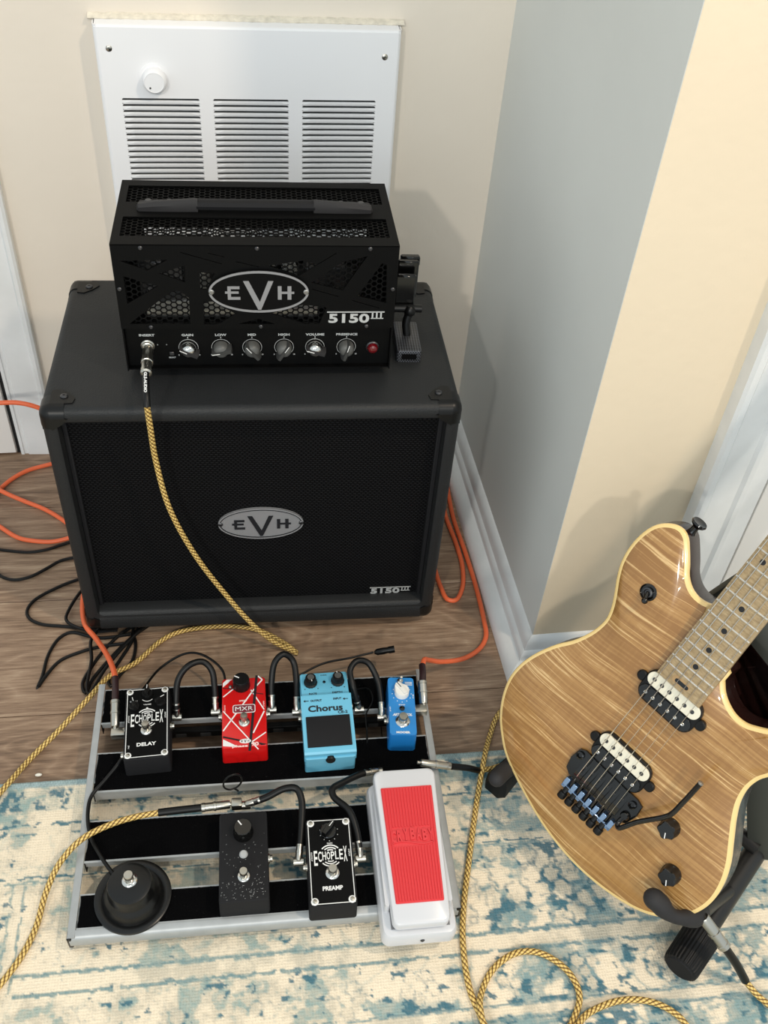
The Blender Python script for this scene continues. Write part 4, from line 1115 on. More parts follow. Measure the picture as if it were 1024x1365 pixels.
MB().lathe([(.0062, 0), (.0066, .003), (.0058, .0045), (0, .0045)], 22, Tm(0, -.0612, .0265) @ Matrix.Rotation(math.pi/2, 4, 'X')).build('thumb_screw', 'black_plastic', p)
side_jack(p, -W/2, .006, .020, -1); side_jack(p, W/2, .020, .020, 1)
# small mid-blue pedal
W, D, Hh = .0375, .0935, .0370
p = pedal('mini_echo_pedal', 'small mid-blue pedal with a white pointer knob, rightmost on the back row', .4140, .2650, -.075)
box_body(p, W, D, Hh, 'deep_blue', .005)
MB().mesh(shape_mesh([[(a, b) for a, b, _ in rrect(-W/2+.001, W/2-.001, -D/2+.001, D/2-.001, .0045, 0)]], .0001), Tm(0, 0, Hh+.0001)).build('face_plate', plain('bright_blue_face', (44, 132, 202), .4), p, smooth=False)
pr = MB(); z = Hh+.0004
fit_text(pr, 'ART', -.0085, -.0145, z, .0095, .0040, .0005, shear=.3); fit_text(pr, 'TOL', .0085, -.0145, z, .0095, .0040, .0005, shear=.3)
fit_text(pr, 'MOOER', 0, -.0420, z, .0185, .0032, .0005)
fit_text(pr, 'OUT', -.0162, -.006, z, .008, .0016, .0002, rot=-math.pi/2); fit_text(pr, 'IN', .0160, .0150, z, .006, .0016, .0002, rot=-math.pi/2)
for k in range(3): pr.box(.0055, .0155, .0375-.0022*k, .0385-.0022*k, z-.0001, z+.0001)
for k in range(11):
    a = math.radians(-240+k*30); pr.cyl((.0005+.0130*math.cos(a), .0190+.0135*math.sin(a), z-.0001), .0007, .0002, 6)
fit_text(pr, 'ECHO', 0, .0012, z, .0085, .0018, .0002)
pr.build('face_print', 'white_print', p, smooth=False)
footswitch(p, 0, -.0245, Hh, .0098, .013)
T = Tm(.0005, .0195, Hh) @ Rz(math.radians(35)); kb = MB()
pp_ = [(r_*math.cos(t), r_*math.sin(t)) for t, r_ in [(math.radians(a), .0098 if a < 45 or a > 135 else .0098+.0045*(1-abs(a-90)/45)) for a in range(0, 360, 9)]]
kb.loft([[(a, b, 0) for a, b in pp_], [(a, b, .009) for a, b in pp_], [(a*.92, b*.95, .0100) for a, b in pp_]], T); kk = kb.build('knob', 'white_plastic', p)
rb = MB(); rb.loft([[(a, b, zz) for a, b in ((-.0026, -.0085), (-.0026, .0120), (.0026, .0120), (.0026, -.0085))] for zz in (.0095, .0125)], T); rb.build('knob_ridge', 'white_plastic', kk)
MB().box(-.0005, .0005, .003, .0118, .0125, .0129, T=T).build('knob_line', 'dark_gap', kk)
MB().lathe([(.0036, Hh), (.0036, Hh+.0015), (.002, Hh+.0022)], 16, Tm(0, -.0048, 0)).build('indicator', 'black_gloss', p)
tg = MB(); tg.lathe([(.0042, Hh), (.0042, Hh+.003), (.0028, Hh+.0032)], 8, Tm(-.001, .0395, 0)); tg.tube([(-.001, .0395, Hh+.003), (-.0005, .0385, Hh+.009), (0, .0375, Hh+.013)], .0016, 10); tg.build('toggle_switch', 'chrome', p)
side_jack(p, -W/2, -.012, .018, -1); side_jack(p, W/2, .006, .020, 1)
# plain black pedal with silver specks
W, D, Hh = .0585, .1120, .0350
p = pedal('booster_pedal', 'plain matte black pedal with one knob, speckled with silver scratches, on the front rails', .2010, .0690, .010)
box_body(p, W, D, Hh, 'black_matte')
random.seed(5); sp = MB()
for k in range(120):
    a = random.uniform(-.026, .026); b = random.choice([random.uniform(-.052, .03), random.uniform(-.052, -.03)])
    if math.hypot(a, b+.026) < .010 or math.hypot(a, b-.001) < .006: continue
    l = random.uniform(.0003, .0018); th = random.choice([0, .1, 1.5, .8]); T = Tm(a, b, Hh) @ Rz(th)
    sp.box(-l/2, l/2, -.00012, .00012, -.0001, .0001, T=T)
sp.build('scratch_mark', 'silver_print', p, smooth=False)['kind'] = 'stuff'
knob(p, 0, .0285, Hh, .0115, .0160, 'black_gloss', -35, skirt=1.06)
MB().lathe([(.0052, Hh), (.0050, Hh+.0015), (.0036, Hh+.0030), (0, Hh+.0034)], 20, Tm(0, .0015, 0)).build('indicator', plain('frosted_clear_led', (170, 172, 172), .2), p)
footswitch(p, 0, -.0255, Hh, .0078, .015)
side_jack(p, W/2, .001, .020, 1)
MB().lathe([(.0048, Hh-.014), (.0048, Hh-.012)], 16, Tm(0, D/2, 0)).build('rear_socket', 'nickel', p) if False else None
# preamp
W, D, Hh = .0560, .1095, .0350
p = pedal('preamp_pedal', 'black preamp pedal with white ECHOPLEX lettering, beside the white and red wah', .3035, .0550, .002)
pr, z = echo_pedal(p, W, D, Hh, 'PREAMP')
fit_text(pr, 'GAIN', 0, .0215, z, .0065, .0018, .0001)
for k in range(9):
    a = math.radians(-230+k*35); pr.cyl((.011*math.cos(a), .036+.0115*math.sin(a), z-.0001), .0005, .0002, 6)
pr.build('face_print', 'white_print', p, smooth=False)
footswitch(p, .0010, -.0150, Hh, .0084, .013)
bar_knob(p, -.0010, .0360, Hh+.0006, .0098, 40)
side_jack(p, -W/2, .001, .020, -1); side_jack(p, W/2, .001, .020, 1)
# wah
p = pedal('wah_pedal', 'white wah pedal with a red ribbed rubber treadle, overhanging the pedalboard\'s front right corner', .4010, .0520, .006, h=-.0007)
wb = MB()
wb.loft([rrect(-.0445, .0430, -.0880, .1070, .010, 0), rrect(-.0445, .0430, -.0885, .1070, .010, .018), rrect(-.0425, .0412, -.0865, .1055, .010, .0232), rrect(-.0385, .0375, -.0825, .0950, .009, .0245)])
wb.build('base', 'wah_white', p)
wl = MB(); wl.loft([rrect(-.0400, -.0335, -.060, .0900, .003, .0235), rrect(-.0395, -.034, -.058, .0880, .003, .0400)])
wl.loft([rrect(.0335, .0395, -.060, .0900, .003, .0235), rrect(.0335, .039, -.058, .0880, .003, .0400)]); wl.build('side_wall', 'wah_white', p)
MB().box(-.034, .034, -.0790, .085, .0245, .0258).build('inner_plate', 'wah_plate', p)
TW = Tm(0, -.083, .0400) @ Matrix.Rotation(.115, 4, 'X')
tr_ = MB()
def trl(i, z, r=.009): 
    f0, f1, y0_, y1_ = .0325-i, .0385-i, 0+i, .1860-i
    pts = rrect(-1, 1, y0_, y1_, r, z, 6)
    # taper in x towards the heel
    base = rrect(-.0385+i, .0385-i, y0_, y1_, r, z, 6)
    return [(x*(.855+.145*(y/.174)), y, zz) for x, y, zz in base]
tr_.loft([trl(0, -.0120), trl(0, .0005), trl(.0012, .0028), trl(.0030, .0036)], TW)
tr_.build('treadle', 'wah_white', p)
rbm = MB()
def trx(x, y): return x*(.855+.145*(y/.174))
rr_ = [(trx(x, y), y) for x, y, _ in rrect(-.0320, .0320, .0240, .1620, .0015, 0)]
rbm.loft([[(x, y, .0034) for x, y in rr_], [(x, y, .0048) for x, y in rr_]], TW)
pad = rbm.build('rubber_pad', 'wah_red', p)
rib = MB(); nr = 17
for k in range(nr):
    x = -.0300+.0600*k/(nr-1)
    segs = [(.0260, .1600)]
    if abs(x) < .0262: segs = [(.0260, .0880), (.1120, .1600)]
    for a, b in segs:
        rib.loft([[(trx(x-.0012, a), a, .0046), (trx(x-.0007, a), a, .0062), (trx(x+.0007, a), a, .0062), (trx(x+.0012, a), a, .0046)], [(trx(x-.0012, b), b, .0046), (trx(x-.0007, b), b, .0062), (trx(x+.0007, b), b, .0062), (trx(x+.0012, b), b, .0046)]], TW)
rib.build('rib', 'wah_red', pad, smooth=False)['kind'] = 'stuff'
cb = MB()
for i, ch in enumerate('CRYBABY'):
    fit_text(cb, ch, -.0222+i*.0073+(.0012 if i > 2 else 0), .1015-.0012*math.cos(i*1.1), .0058, .0062, .0145, .0004, .0011)
lo = []
for k in range(21):
    t = k/20; lo.append([(-.026+.052*t, .0915+.0020*math.sin(t*6.28)+q, zz) for q, zz in ((0, .0046), (0, .0062), (.0014, .0062), (.0014, .0046))])
cb.loft(lo); bmesh.ops.transform(cb.bm, matrix=TW, verts=cb.bm.verts); cb.build('raised_lettering', 'wah_red', pad, smooth=False)
MB().lathe([(.0026, 0), (.0026, .0008), (.0012, .0016), (0, .0010)], 12, Tm(.002, -.0884, .011) @ Matrix.Rotation(math.pi/2, 4, 'X')).build('heel_screw', 'dark_steel', p)
MB().box(.0385, .0393, .03, .05, .024, .032).build('side_slot', 'dark_gap', p)
for s, x in ((-1, -.030), (1, .020)):
    MB().lathe([(.0055, 0), (.0055, .002), (.0042, .003), (.0042, .006)], 16, Tm(x, .107, .016) @ Matrix.Rotation(-math.pi/2, 4, 'X')).build('jack', 'nickel', p)
# round tap footswitch
p = pedal('tap_footswitch', 'round black tap footswitch with a chrome button, at the pedalboard\'s front left corner', .0715, .0440, 0)
fs_ = MB(); fs_.lathe([(.0435, 0), (.0445, .0015), (.0442, .0040), (.0420, .0052), (.0375, .0050), (.0352, .0042), (.0345, .0052), (.0325, .0130), (.0310, .0160), (.0275, .0200), (.0262, .0225), (.0262, .0330), (.0245, .0372), (.0210, .0385), (0, .0387)], 64)
fs_.build('dome_housing', 'satin_black', p)
footswitch(p, 0, .0030, .0386, .0088, .015)

# ---------------------------------------------------------------- cables
def plug(parent, a, b, r=.0055, mat='nickel', name='plug', collar=True):
    a = Vector(a); b = Vector(b); d = b-a; L = d.length
    T = Matrix.Translation(a) @ d.to_track_quat('Z', 'Y').to_matrix().to_4x4()
    mb = MB()
    pr = [(r*.45, 0), (r*.45, L*.10), (r*.9, L*.10), (r, L*.14), (r, L*.52), (r*1.12, L*.53), (r*1.12, L*.60), (r*.98, L*.61), (r*.98, L*.86), (r*1.08, L*.87), (r*1.05, L*.97), (r*.75, L)]
    return mb.lathe(pr, 20, T).build(name, mat, parent)
def sleeve(parent, pts, r, mat='cable_black', name='strain_relief'):
    return MB().tube(pts, r, 12, .004).build(name, mat, parent)
def block(parent, c, sx, sy, sz, R, mat='nickel', name='plug_head'):
    T = Matrix.Translation(Vector(c)) @ R.to_4x4()
    return MB().box(-sx/2, sx/2, -sy/2, sy/2, -sz/2, sz/2, .0018, 2, T=T).build(name, mat, parent)
def cable(name, label, pts, r, mat, n=12, step=.004, group=None):
    p = thing(name, label, 'cable', (pts[0][0], pts[0][1], 0), None, group)
    o = Vector((pts[0][0], pts[0][1], 0))
    q = [tuple(Vector(t)-o) for t in pts]
    MB().tube(q, r, n, step).build('jacket', mat, p)
    return p, o
def rel(o, *pts): return [tuple(Vector(t)-o) for t in pts]
TWR = .0037
amp_cable = [(-0.0983, 0.9258, 0.46), (-0.0985, 0.9316, 0.425), (-0.0981, 0.9420, 0.36), (-0.0885, 0.9400, 0.28), (-0.0613, 0.9380, 0.19), (-0.024, 0.9330, 0.11), (0.0115, 0.9230, 0.052), (0.0435, 0.9120, 0.018), (0.0667, 0.9045, 0.0055), (0.0774, 0.8963, 0.0055), (0.0671, 0.9103, 0.0055), (0.0281, 0.9435, 0.0055), (-0.0001, 0.9552, 0.0055), (-0.0401, 0.9606, 0.0055), (-0.0969, 0.9556, 0.0055), (-0.1247, 0.9407, 0.0055), (-0.1621, 0.9018, 0.0055), (-0.195, 0.8763, 0.014), (-0.2229, 0.8333, 0.02), (-0.2582, 0.7926, 0.012), (-0.2947, 0.7532, 0.0055), (-0.3155, 0.715, 0.0135), (-0.3399, 0.6795, 0.0145), (-0.3715, 0.65, 0.0145), (-.45, .60, .0145)]
def hang(y0, z0): return (y0, z0)
c, o = cable('tweed_cable', 'gold tweed braided cable hanging from the amplifier head\'s jack down the speaker cabinet', amp_cable, TWR, 'tweed')
sleeve(c, rel(o, (-.0990, .9640, .4770), (-.0988, .9470, .4735), (-0.0984, .9320, .4655), (-0.0983, 0.9258, 0.458)), .0043)
plug(c, rel(o, (-.0975, 1.0230, .4775))[0], rel(o, (-.0988, .9660, .4770))[0], .0066)
tl = MB(); Tt = Tm(*rel(o, (-.0988, .9480, .4785))[0]) @ Matrix.Rotation(.30, 4, 'X') @ Rz(-math.pi/2)
fit_text(tl, 'GLS-AUDIO', 0, 0, .0, .0300, .0036, .0004).bm.transform(Tt); tl.build('sleeve_lettering', 'white_print', c, smooth=False)
board_cable = [(-0.47, 0.38, 0.0145), (-0.333, 0.4157, 0.0145), (-0.3091, 0.4373, 0.0145), (-0.2921, 0.4574, 0.0145), (-0.2729, 0.4855, 0.0145), (-0.2599, 0.5183, 0.0145), (-0.2511, 0.5559, 0.022), (-0.2335, 0.5793, 0.045), (-0.206, 0.597, 0.064), (-0.1708, 0.6093, 0.07), (-0.1441, 0.6141, 0.072), (-0.1144, 0.6156, 0.074)]
c, o = cable('tweed_cable', 'gold tweed braided cable running over the pedalboard\'s left rail to the plain black pedal', board_cable, TWR, 'tweed')
sleeve(c, rel(o, (-.1160, .6156, .074), (-.0900, .6156, .075), (-0.0640, 0.6155, 0.0755)), .0046)
plug(c, rel(o, (-.0250, .6165, .0750))[0], rel(o, (-.0650, .6155, .0755))[0], .0052)
block(c, rel(o, (-.0210, .6160, .0750))[0], .013, .012, .012, BR)
gcab = [(0.3039, 0.6596, 0.022), (0.3305, 0.6653, 0.0150), (0.3724, 0.6821, 0.0150), (0.4036, 0.7223, 0.0095), (0.3995, 0.7576, 0.0055), (0.3799, 0.7702, 0.0055), (0.3581, 0.7554, 0.0055), (0.3354, 0.7168, 0.0090), (0.3156, 0.6738, 0.0230), (0.2995, 0.6319, 0.0145), (0.2839, 0.5897, 0.0145), (0.2649, 0.5349, 0.0145), (0.249, 0.4882, 0.0145), (0.2385, 0.4481, 0.0145), (0.2339, 0.4136, 0.0145), (0.2337, 0.3841, 0.0145), (0.2379, 0.3632, 0.0145), (0.2489, 0.3319, 0.0145), (0.2849, 0.3141, 0.0145), (0.3174, 0.316, 0.0145), (0.3432, 0.3377, 0.0145), (0.3587, 0.3616, 0.0145), (0.3569, 0.3828, 0.0145), (0.3456, 0.4004, 0.0145), (0.3233, 0.4163, 0.0145), (0.2971, 0.4187, 0.0145), (0.2672, 0.4051, 0.0145), (0.2475, 0.3824, 0.0155), (0.2394, 0.3624, 0.0225), (0.2426, 0.3273, 0.0225), (0.2677, 0.2976, 0.0145), (0.3088, 0.3072, 0.0145), (0.3355, 0.3224, 0.0225), (0.3581, 0.3398, 0.018), (0.3786, 0.3476, 0.0145), (0.4007, 0.3513, 0.0145), (0.424, 0.35, 0.0145), (0.4477, 0.3421, 0.0145), (0.4665, 0.3266, 0.0145), (0.482, 0.2977, 0.0145), (0.521, 0.2833, 0.0145), (0.5691, 0.2887, 0.0145), (0.5877, 0.3078, 0.0145), (0.5765, 0.3256, 0.0145), (0.5657, 0.3369, 0.018), (0.5537, 0.3505, 0.0290)]
c, o = cable('tweed_cable', 'gold tweed braided cable looped on the rug, running from the wah pedal to the guitar', gcab, TWR, 'tweed')
sleeve(c, rel(o, (0.2617, 0.6532, 0.050), (.285, .656, .038), (0.3050, 0.6598, 0.0215)), .0044)
plug(c, rel(o, (.2150, .6560, .0640))[0], rel(o, (.2620, .6532, .0500))[0], .0050)
sleeve(c, rel(o, (.5180, .3690, .0860), (.5360, .3590, .0600), (0.5545, 0.3500, 0.0280)), .0050)
plug(c, rel(o, (.4900, .3970, .1180))[0], rel(o, (.5185, .3685, .0855))[0], .0068)

OR = .0038
c, o = cable('orange_cable', 'orange cable strung in front of the left door, just above the cabinet\'s top corner', [(-0.60, 1.28, 0.19), (-0.4311, 1.28, 0.2019), (-0.3902, 1.28, 0.2088), (-0.3615, 1.28, 0.2103), (-0.3334, 1.28, 0.209), (-0.3066, 1.28, 0.1987), (-0.2811, 1.28, 0.1777), (-.2600, 1.281, .13), (-.2450, 1.283, .05), (-.235, 1.285, .006)], OR, 'orange')
cable('orange_cable', 'orange cable looping on the floor left of the speaker cabinet', [(-.2360, 1.384, .0105), (-0.2927, 1.3792, 0.005), (-0.3295, 1.3672, 0.005), (-0.3679, 1.3516, 0.005), (-0.3964, 1.3235, 0.005), (-0.4175, 1.2766, 0.005), (-0.4154, 1.2353, 0.005), (-0.39, 1.2077, 0.005), (-0.3605, 1.1821, 0.005), (-0.3356, 1.1729, 0.005), (-0.3053, 1.1686, 0.005), (-0.2757, 1.1731, 0.008), (-0.2463, 1.1848, 0.0125), (-.2, 1.20, .0125)], OR, 'orange')
cable('orange_cable', 'orange cable crossing the loop on the floor left of the cabinet', [(-.62, 1.39, .005), (-0.4623, 1.3445, 0.005), (-0.4215, 1.3111, 0.013), (-0.397, 1.2895, 0.013), (-0.365, 1.2732, 0.006), (-0.3253, 1.2483, 0.005), (-0.2917, 1.2177, 0.005), (-0.2578, 1.1769, 0.0045), (-.20, 1.12, .0045)], OR, 'orange')
c, o = cable('orange_cable', 'orange cable rising from the cabinet\'s lower left corner to the delay pedal', [(-.2360, 1.16, .0045), (-.2400, 1.1100, .005), (-0.2412, 1.0807, 0.006), (-0.2454, 1.0314, 0.012), (-0.2379, 0.9753, 0.018), (-0.2167, 0.9328, 0.032), (-0.1967, 0.8859, 0.055), (-0.1826, 0.8439, 0.075), (-0.1759, 0.8166, 0.085)], OR, 'orange')
sleeve(c, rel(o, (-.1762, .8180, .085), (-.1752, .800, .0845), (-.1749, .7820, .0820)), .0046, plain('dark_maroon_sleeve', (44, 24, 26), .4))
plug(c, rel(o, (-.1746, .7440, .0700))[0], rel(o, (-.1749, .7835, .0820))[0], .0058)
block(c, rel(o, (-.1700, .7400, .0660))[0], .0200, .0120, .0120, BR)
c, o = cable('orange_cable', 'orange cable running along the side wall baseboard to the small mid-blue pedal', [(.392, 1.33, .006), (0.3840, 1.2682, 0.006), (0.3765, 1.1691, 0.006), (0.3797, 1.0854, 0.006), (0.3808, 1.0077, 0.006), (0.3781, 0.9354, 0.006), (0.3737, 0.9005, 0.006), (0.3586, 0.8774, 0.007), (0.3299, 0.8574, 0.012), (0.2882, 0.8367, 0.035), (0.2626, 0.8227, 0.06), (.2520, .8120, .076), (0.2458, 0.7956, 0.082)], OR, 'orange')
sleeve(c, rel(o, (.2462, .7990, .0810), (.2440, .783, .0835), (0.2415, 0.7700, 0.0820)), .0048, plain('dark_maroon_sleeve', (44, 24, 26), .4))
plug(c, rel(o, (.2385, .7370, .0700))[0], rel(o, (.2413, .7720, .0820))[0], .0062)
block(c, rel(o, (.2330, .7340, .0670))[0], .0180, .0125, .0120, BR)
cable('orange_cable', 'short orange cable loop on the floor at the cabinet\'s right side', [(.300, 1.15, .0055), (0.3187, 1.0735, 0.0055), (0.3219, 1.0168, 0.0055), (0.3287, 0.9817, 0.0055), (0.3407, 0.979, 0.0055), (0.3568, 1.002, 0.0055), (0.3680, 1.0516, 0.0055), (0.3680, 1.1098, 0.0055), (0.3640, 1.1653, 0.0060), (0.3640, 1.2358, 0.006), (.352, 1.30, .006)], OR, 'orange')
KR = .0026
cords = [
 ('thin black cord just below the orange loop left of the cabinet', [(-.60, 1.20, .0032), (-0.4241, 1.1698, 0.0035), (-0.3752, 1.1552, 0.0035), (-0.3392, 1.1486, 0.0035), (-0.31, 1.153, 0.0035), (-0.2931, 1.1600, 0.0035), (-0.273, 1.1670, 0.0035), (-.24, 1.176, .0032), (-.2, 1.18, .0032)]),
 ('thin black cord curving from the photo\'s left edge, second from the door', [(-.62, 1.23, .0032), (-.45, 1.175, .0085), (-0.4211, 1.149, 0.0085), (-0.3905, 1.1128, 0.0035), (-0.3733, 1.0949, 0.0035), (-0.3553, 1.0884, 0.0035), (-0.3329, 1.0929, 0.0035), (-0.3092, 1.1089, 0.0035), (-0.2895, 1.1239, 0.0035), (-0.2641, 1.1301, 0.0035), (-0.2200, 1.1299, 0.0035)]),
 ('thin black cord in a wide bend on the floor by the cabinet\'s left side', [(-.20, 1.098, .0032), (-0.2396, 1.0861, 0.0035), (-0.2623, 1.0784, 0.0035), (-0.2899, 1.0648, 0.0035), (-0.3215, 1.0409, 0.0035), (-0.3293, 1.0201, 0.0035), (-0.3231, 1.0044, 0.0035), (-0.3052, 0.9922, 0.0035), (-0.2714, 0.9845, 0.0035), (-0.2343, 0.9765, 0.0035), (-.19, .975, .0032)]),
 ('black cord in the tight bend against the cabinet\'s lower left side', [(-.215, 1.13, .0032), (-0.2360, 1.0774, 0.0045), (-0.252, 1.0464, 0.0085), (-0.2652, 1.0134, 0.0085), (-0.268, 0.994, 0.0090), (-0.2581, 0.9812, 0.0090), (-0.2245, 0.9660, 0.0090), (-.19, .965, .0088)]),
 ('black cord doubled back into a narrow point on the floor left of the pedalboard', [(-.170, .960, .0032), (-0.2132, 0.9560, 0.0035), (-0.2332, 0.9617, 0.0035), (-0.2593, 0.9715, 0.0035), (-0.275, 0.9628, 0.0035), (-0.2884, 0.9327, 0.0035), (-0.2936, 0.8906, 0.0035), (-0.298, 0.8724, 0.0035), (-0.2877, 0.8941, 0.0035), (-0.271, 0.9184, 0.0035), (-0.2452, 0.9312, 0.0035), (-0.2186, 0.9386, 0.0035), (-0.17, 0.9430, 0.0035)]),
 ('black cord loop reaching furthest forward beside the pedalboard\'s back left corner', [(-.14, .985, .0032), (-0.1738, 0.9706, 0.0035), (-0.1972, 0.948, 0.0035), (-0.222, 0.9079, 0.0035), (-0.2354, 0.8726, 0.0035), (-0.23, 0.8562, 0.0035), (-0.2231, 0.8767, 0.0035), (-0.2007, 0.9128, 0.0035), (-0.1699, 0.9520, 0.0035), (-0.14, 0.9780, 0.0035)]),
 ('upper black cord of the bunch between cabinet and pedalboard', [(-.13, .99, .0085), (-0.1582, 0.9583, 0.0095), (-0.1792, 0.9313, 0.0095), (-0.2041, 0.8919, 0.0095), (-0.2189, 0.8586, 0.0095), (-0.2246, 0.85, 0.0095), (-0.2276, 0.8634, 0.0095), (-0.2245, 0.9105, 0.0095), (-0.2272, 0.9504, 0.0095), (-0.2100, 0.9800, 0.0090)]),
 ('black cord loop nearest the pedalboard\'s back edge, right of the orange plug', [(-.15, .99, .0032), (-0.1671, 0.97, 0.0035), (-0.1625, 0.9374, 0.0035), (-0.1669, 0.9066, 0.0035), (-0.1831, 0.8834, 0.0035), (-0.1949, 0.8645, 0.0035), (-0.1988, 0.8783, 0.0035), (-0.1844, 0.9111, 0.0035), (-0.1724, 0.9354, 0.0035), (-.16, .97, .0035)])]
for lb, pts in cords: cable('thin_cable', lb, pts, KR, 'cable_black', 8, .005, 'black cords on the floor')
PR_ = .0043
def patch(label, pts, ends=None, r=PR_):
    c, o = cable('patch_cable', label, pts, r, 'cable_black', 12, .003, 'patch cables between the pedals')
    for e, nx in ((pts[0], pts[1]), (pts[-1], pts[-2])):
        e = Vector(e); d = (Vector(nx)-e).normalized()
        a = e-d*.002; b = e+d*.020
        plug(c, tuple(a-o), tuple(b-o), .0044)
        T = Matrix.Translation(e-o) @ BR.to_4x4()
        MB().cyl((-.006, 0, -.0015), .0052, .012, 16, T=T, axis='x').build('plug_head', 'nickel', c)
    return c
patch('short black patch cable arching from the delay pedal to the red pedal', [(-0.0955, 0.762, 0.062), (-0.0951, 0.7736, 0.08), (-0.0906, 0.7954, 0.1), (-0.0758, 0.8074, 0.112), (-0.0579, 0.8135, 0.11), (-0.0466, 0.806, 0.1), (-0.0438, 0.7893, 0.085), (-0.0440, 0.7637, 0.064)])
patch('short black patch cable arching from the red pedal to the light blue pedal', [(0.0316, 0.7607, 0.062), (0.0332, 0.7876, 0.085), (0.0399, 0.8076, 0.105), (0.0518, 0.8154, 0.11), (0.0639, 0.8116, 0.1), (0.0673, 0.7905, 0.085), (0.0650, 0.7535, 0.062)])
patch('short black patch cable arching from the light blue pedal to the small mid-blue pedal', [(0.1502, 0.7469, 0.064), (0.1430, 0.7665, 0.09), (0.1413, 0.7871, 0.1), (0.1518, 0.7977, 0.105), (0.1667, 0.7974, 0.1), (0.1785, 0.7779, 0.085), (0.1809, 0.7519, 0.07), (0.1796, 0.7329, 0.062)])
patch('black patch cable from the plain black pedal\'s back to the preamp pedal\'s left side', [(-0.010, 0.6150, 0.073), (0.0157, 0.6167, 0.082), (0.0393, 0.6219, 0.09), (0.0532, 0.6203, 0.09), (0.0586, 0.6071, 0.085), (0.0562, 0.5785, 0.075), (0.0492, 0.5393, 0.062)])
patch('black patch cable bending from the preamp pedal\'s right side to the wah pedal\'s back', [(0.1240, 0.5349, 0.062), (0.1220, 0.5653, 0.075), (0.1154, 0.588, 0.082), (0.0992, 0.6095, 0.08), (0.0985, 0.6201, 0.08), (0.116, 0.6320, 0.075), (0.1418, 0.6450, 0.068), (0.1620, 0.6500, 0.062)])
cable('footswitch_cable', 'thin black cable from the delay pedal\'s side to the round footswitch', [(-.1625, .7085, .0640), (-0.169, 0.6974, 0.062), (-0.1857, 0.6795, 0.055), (-0.2018, 0.6608, 0.051), (-0.204, 0.631, 0.052), (-0.1975, 0.6023, 0.052), (-0.1795, 0.5689, 0.053), (-0.1650, 0.5480, 0.054)], .0024, 'cable_black', 10)
cable('power_lead', 'thin black power lead bowing over the floor behind the delay pedal', [(-0.1456, 0.8150, 0.052), (-0.1198, 0.8726, 0.03), (-0.0877, 0.8846, 0.04), (-0.0608, 0.8684, 0.055), (-0.0332, 0.8373, 0.055), (-.030, .80, .050)], .0018, 'cable_black', 8)
cable('power_lead', 'thin black power lead with a barrel plug, lying along the pedalboard\'s back edge', [(.070, .820, .050), (.110, .838, .052), (.150, .842, .055), (.185, .848, .056)], .0016, 'cable_black', 8)
dcp = thing('barrel_plug', 'small black barrel plug at the pedalboard\'s back edge, left of the orange cable', 'plug', (.186, .8475, .056))
MB().lathe([(.002, 0), (.0048, .004), (.0050, .014), (.0044, .020), (.0052, .022), (.0052, .030)], 14, Matrix.Rotation(math.pi/2-.15, 4, 'Y')).build('plug_body', 'black_plastic', dcp)
cable('power_lead', 'thin black wire curling between the light blue and the small mid-blue pedal', [(.150, .790, .049), (.168, .785, .056), (.172, .765, .056), (.160, .745, .052), (.158, .720, .049), (.156, .702, .048)], .0012, 'cable_black', 6)
tie = MB(); tie.tube([(.0, .0, -.016)]+[(.0115*math.sin(a), .003*math.sin(a), -.0165*math.cos(a)) for a in np.linspace(.35, 6.0, 22)]+[(.001, 0, -.0155), (.006, 0, -.022)], .0012, 8)
to_ = tie.build('cable_tie', 'cable_black'); to_.location = (-.0245, .6380, .090); tag(to_, 'thin black cable tie standing up in a ring behind the plain black pedal', 'cable tie')
cr_ = MB(); cr_.sphere((0, 0, 0), .0030, 10); cro = cr_.build('crumb', 'crumb'); cro.scale = (1.6, .8, .7); cro.location = (-.2817, .7298, .0022)
tag(cro, 'tiny white crumb on the wood floor by the rug\'s left edge', 'crumb')

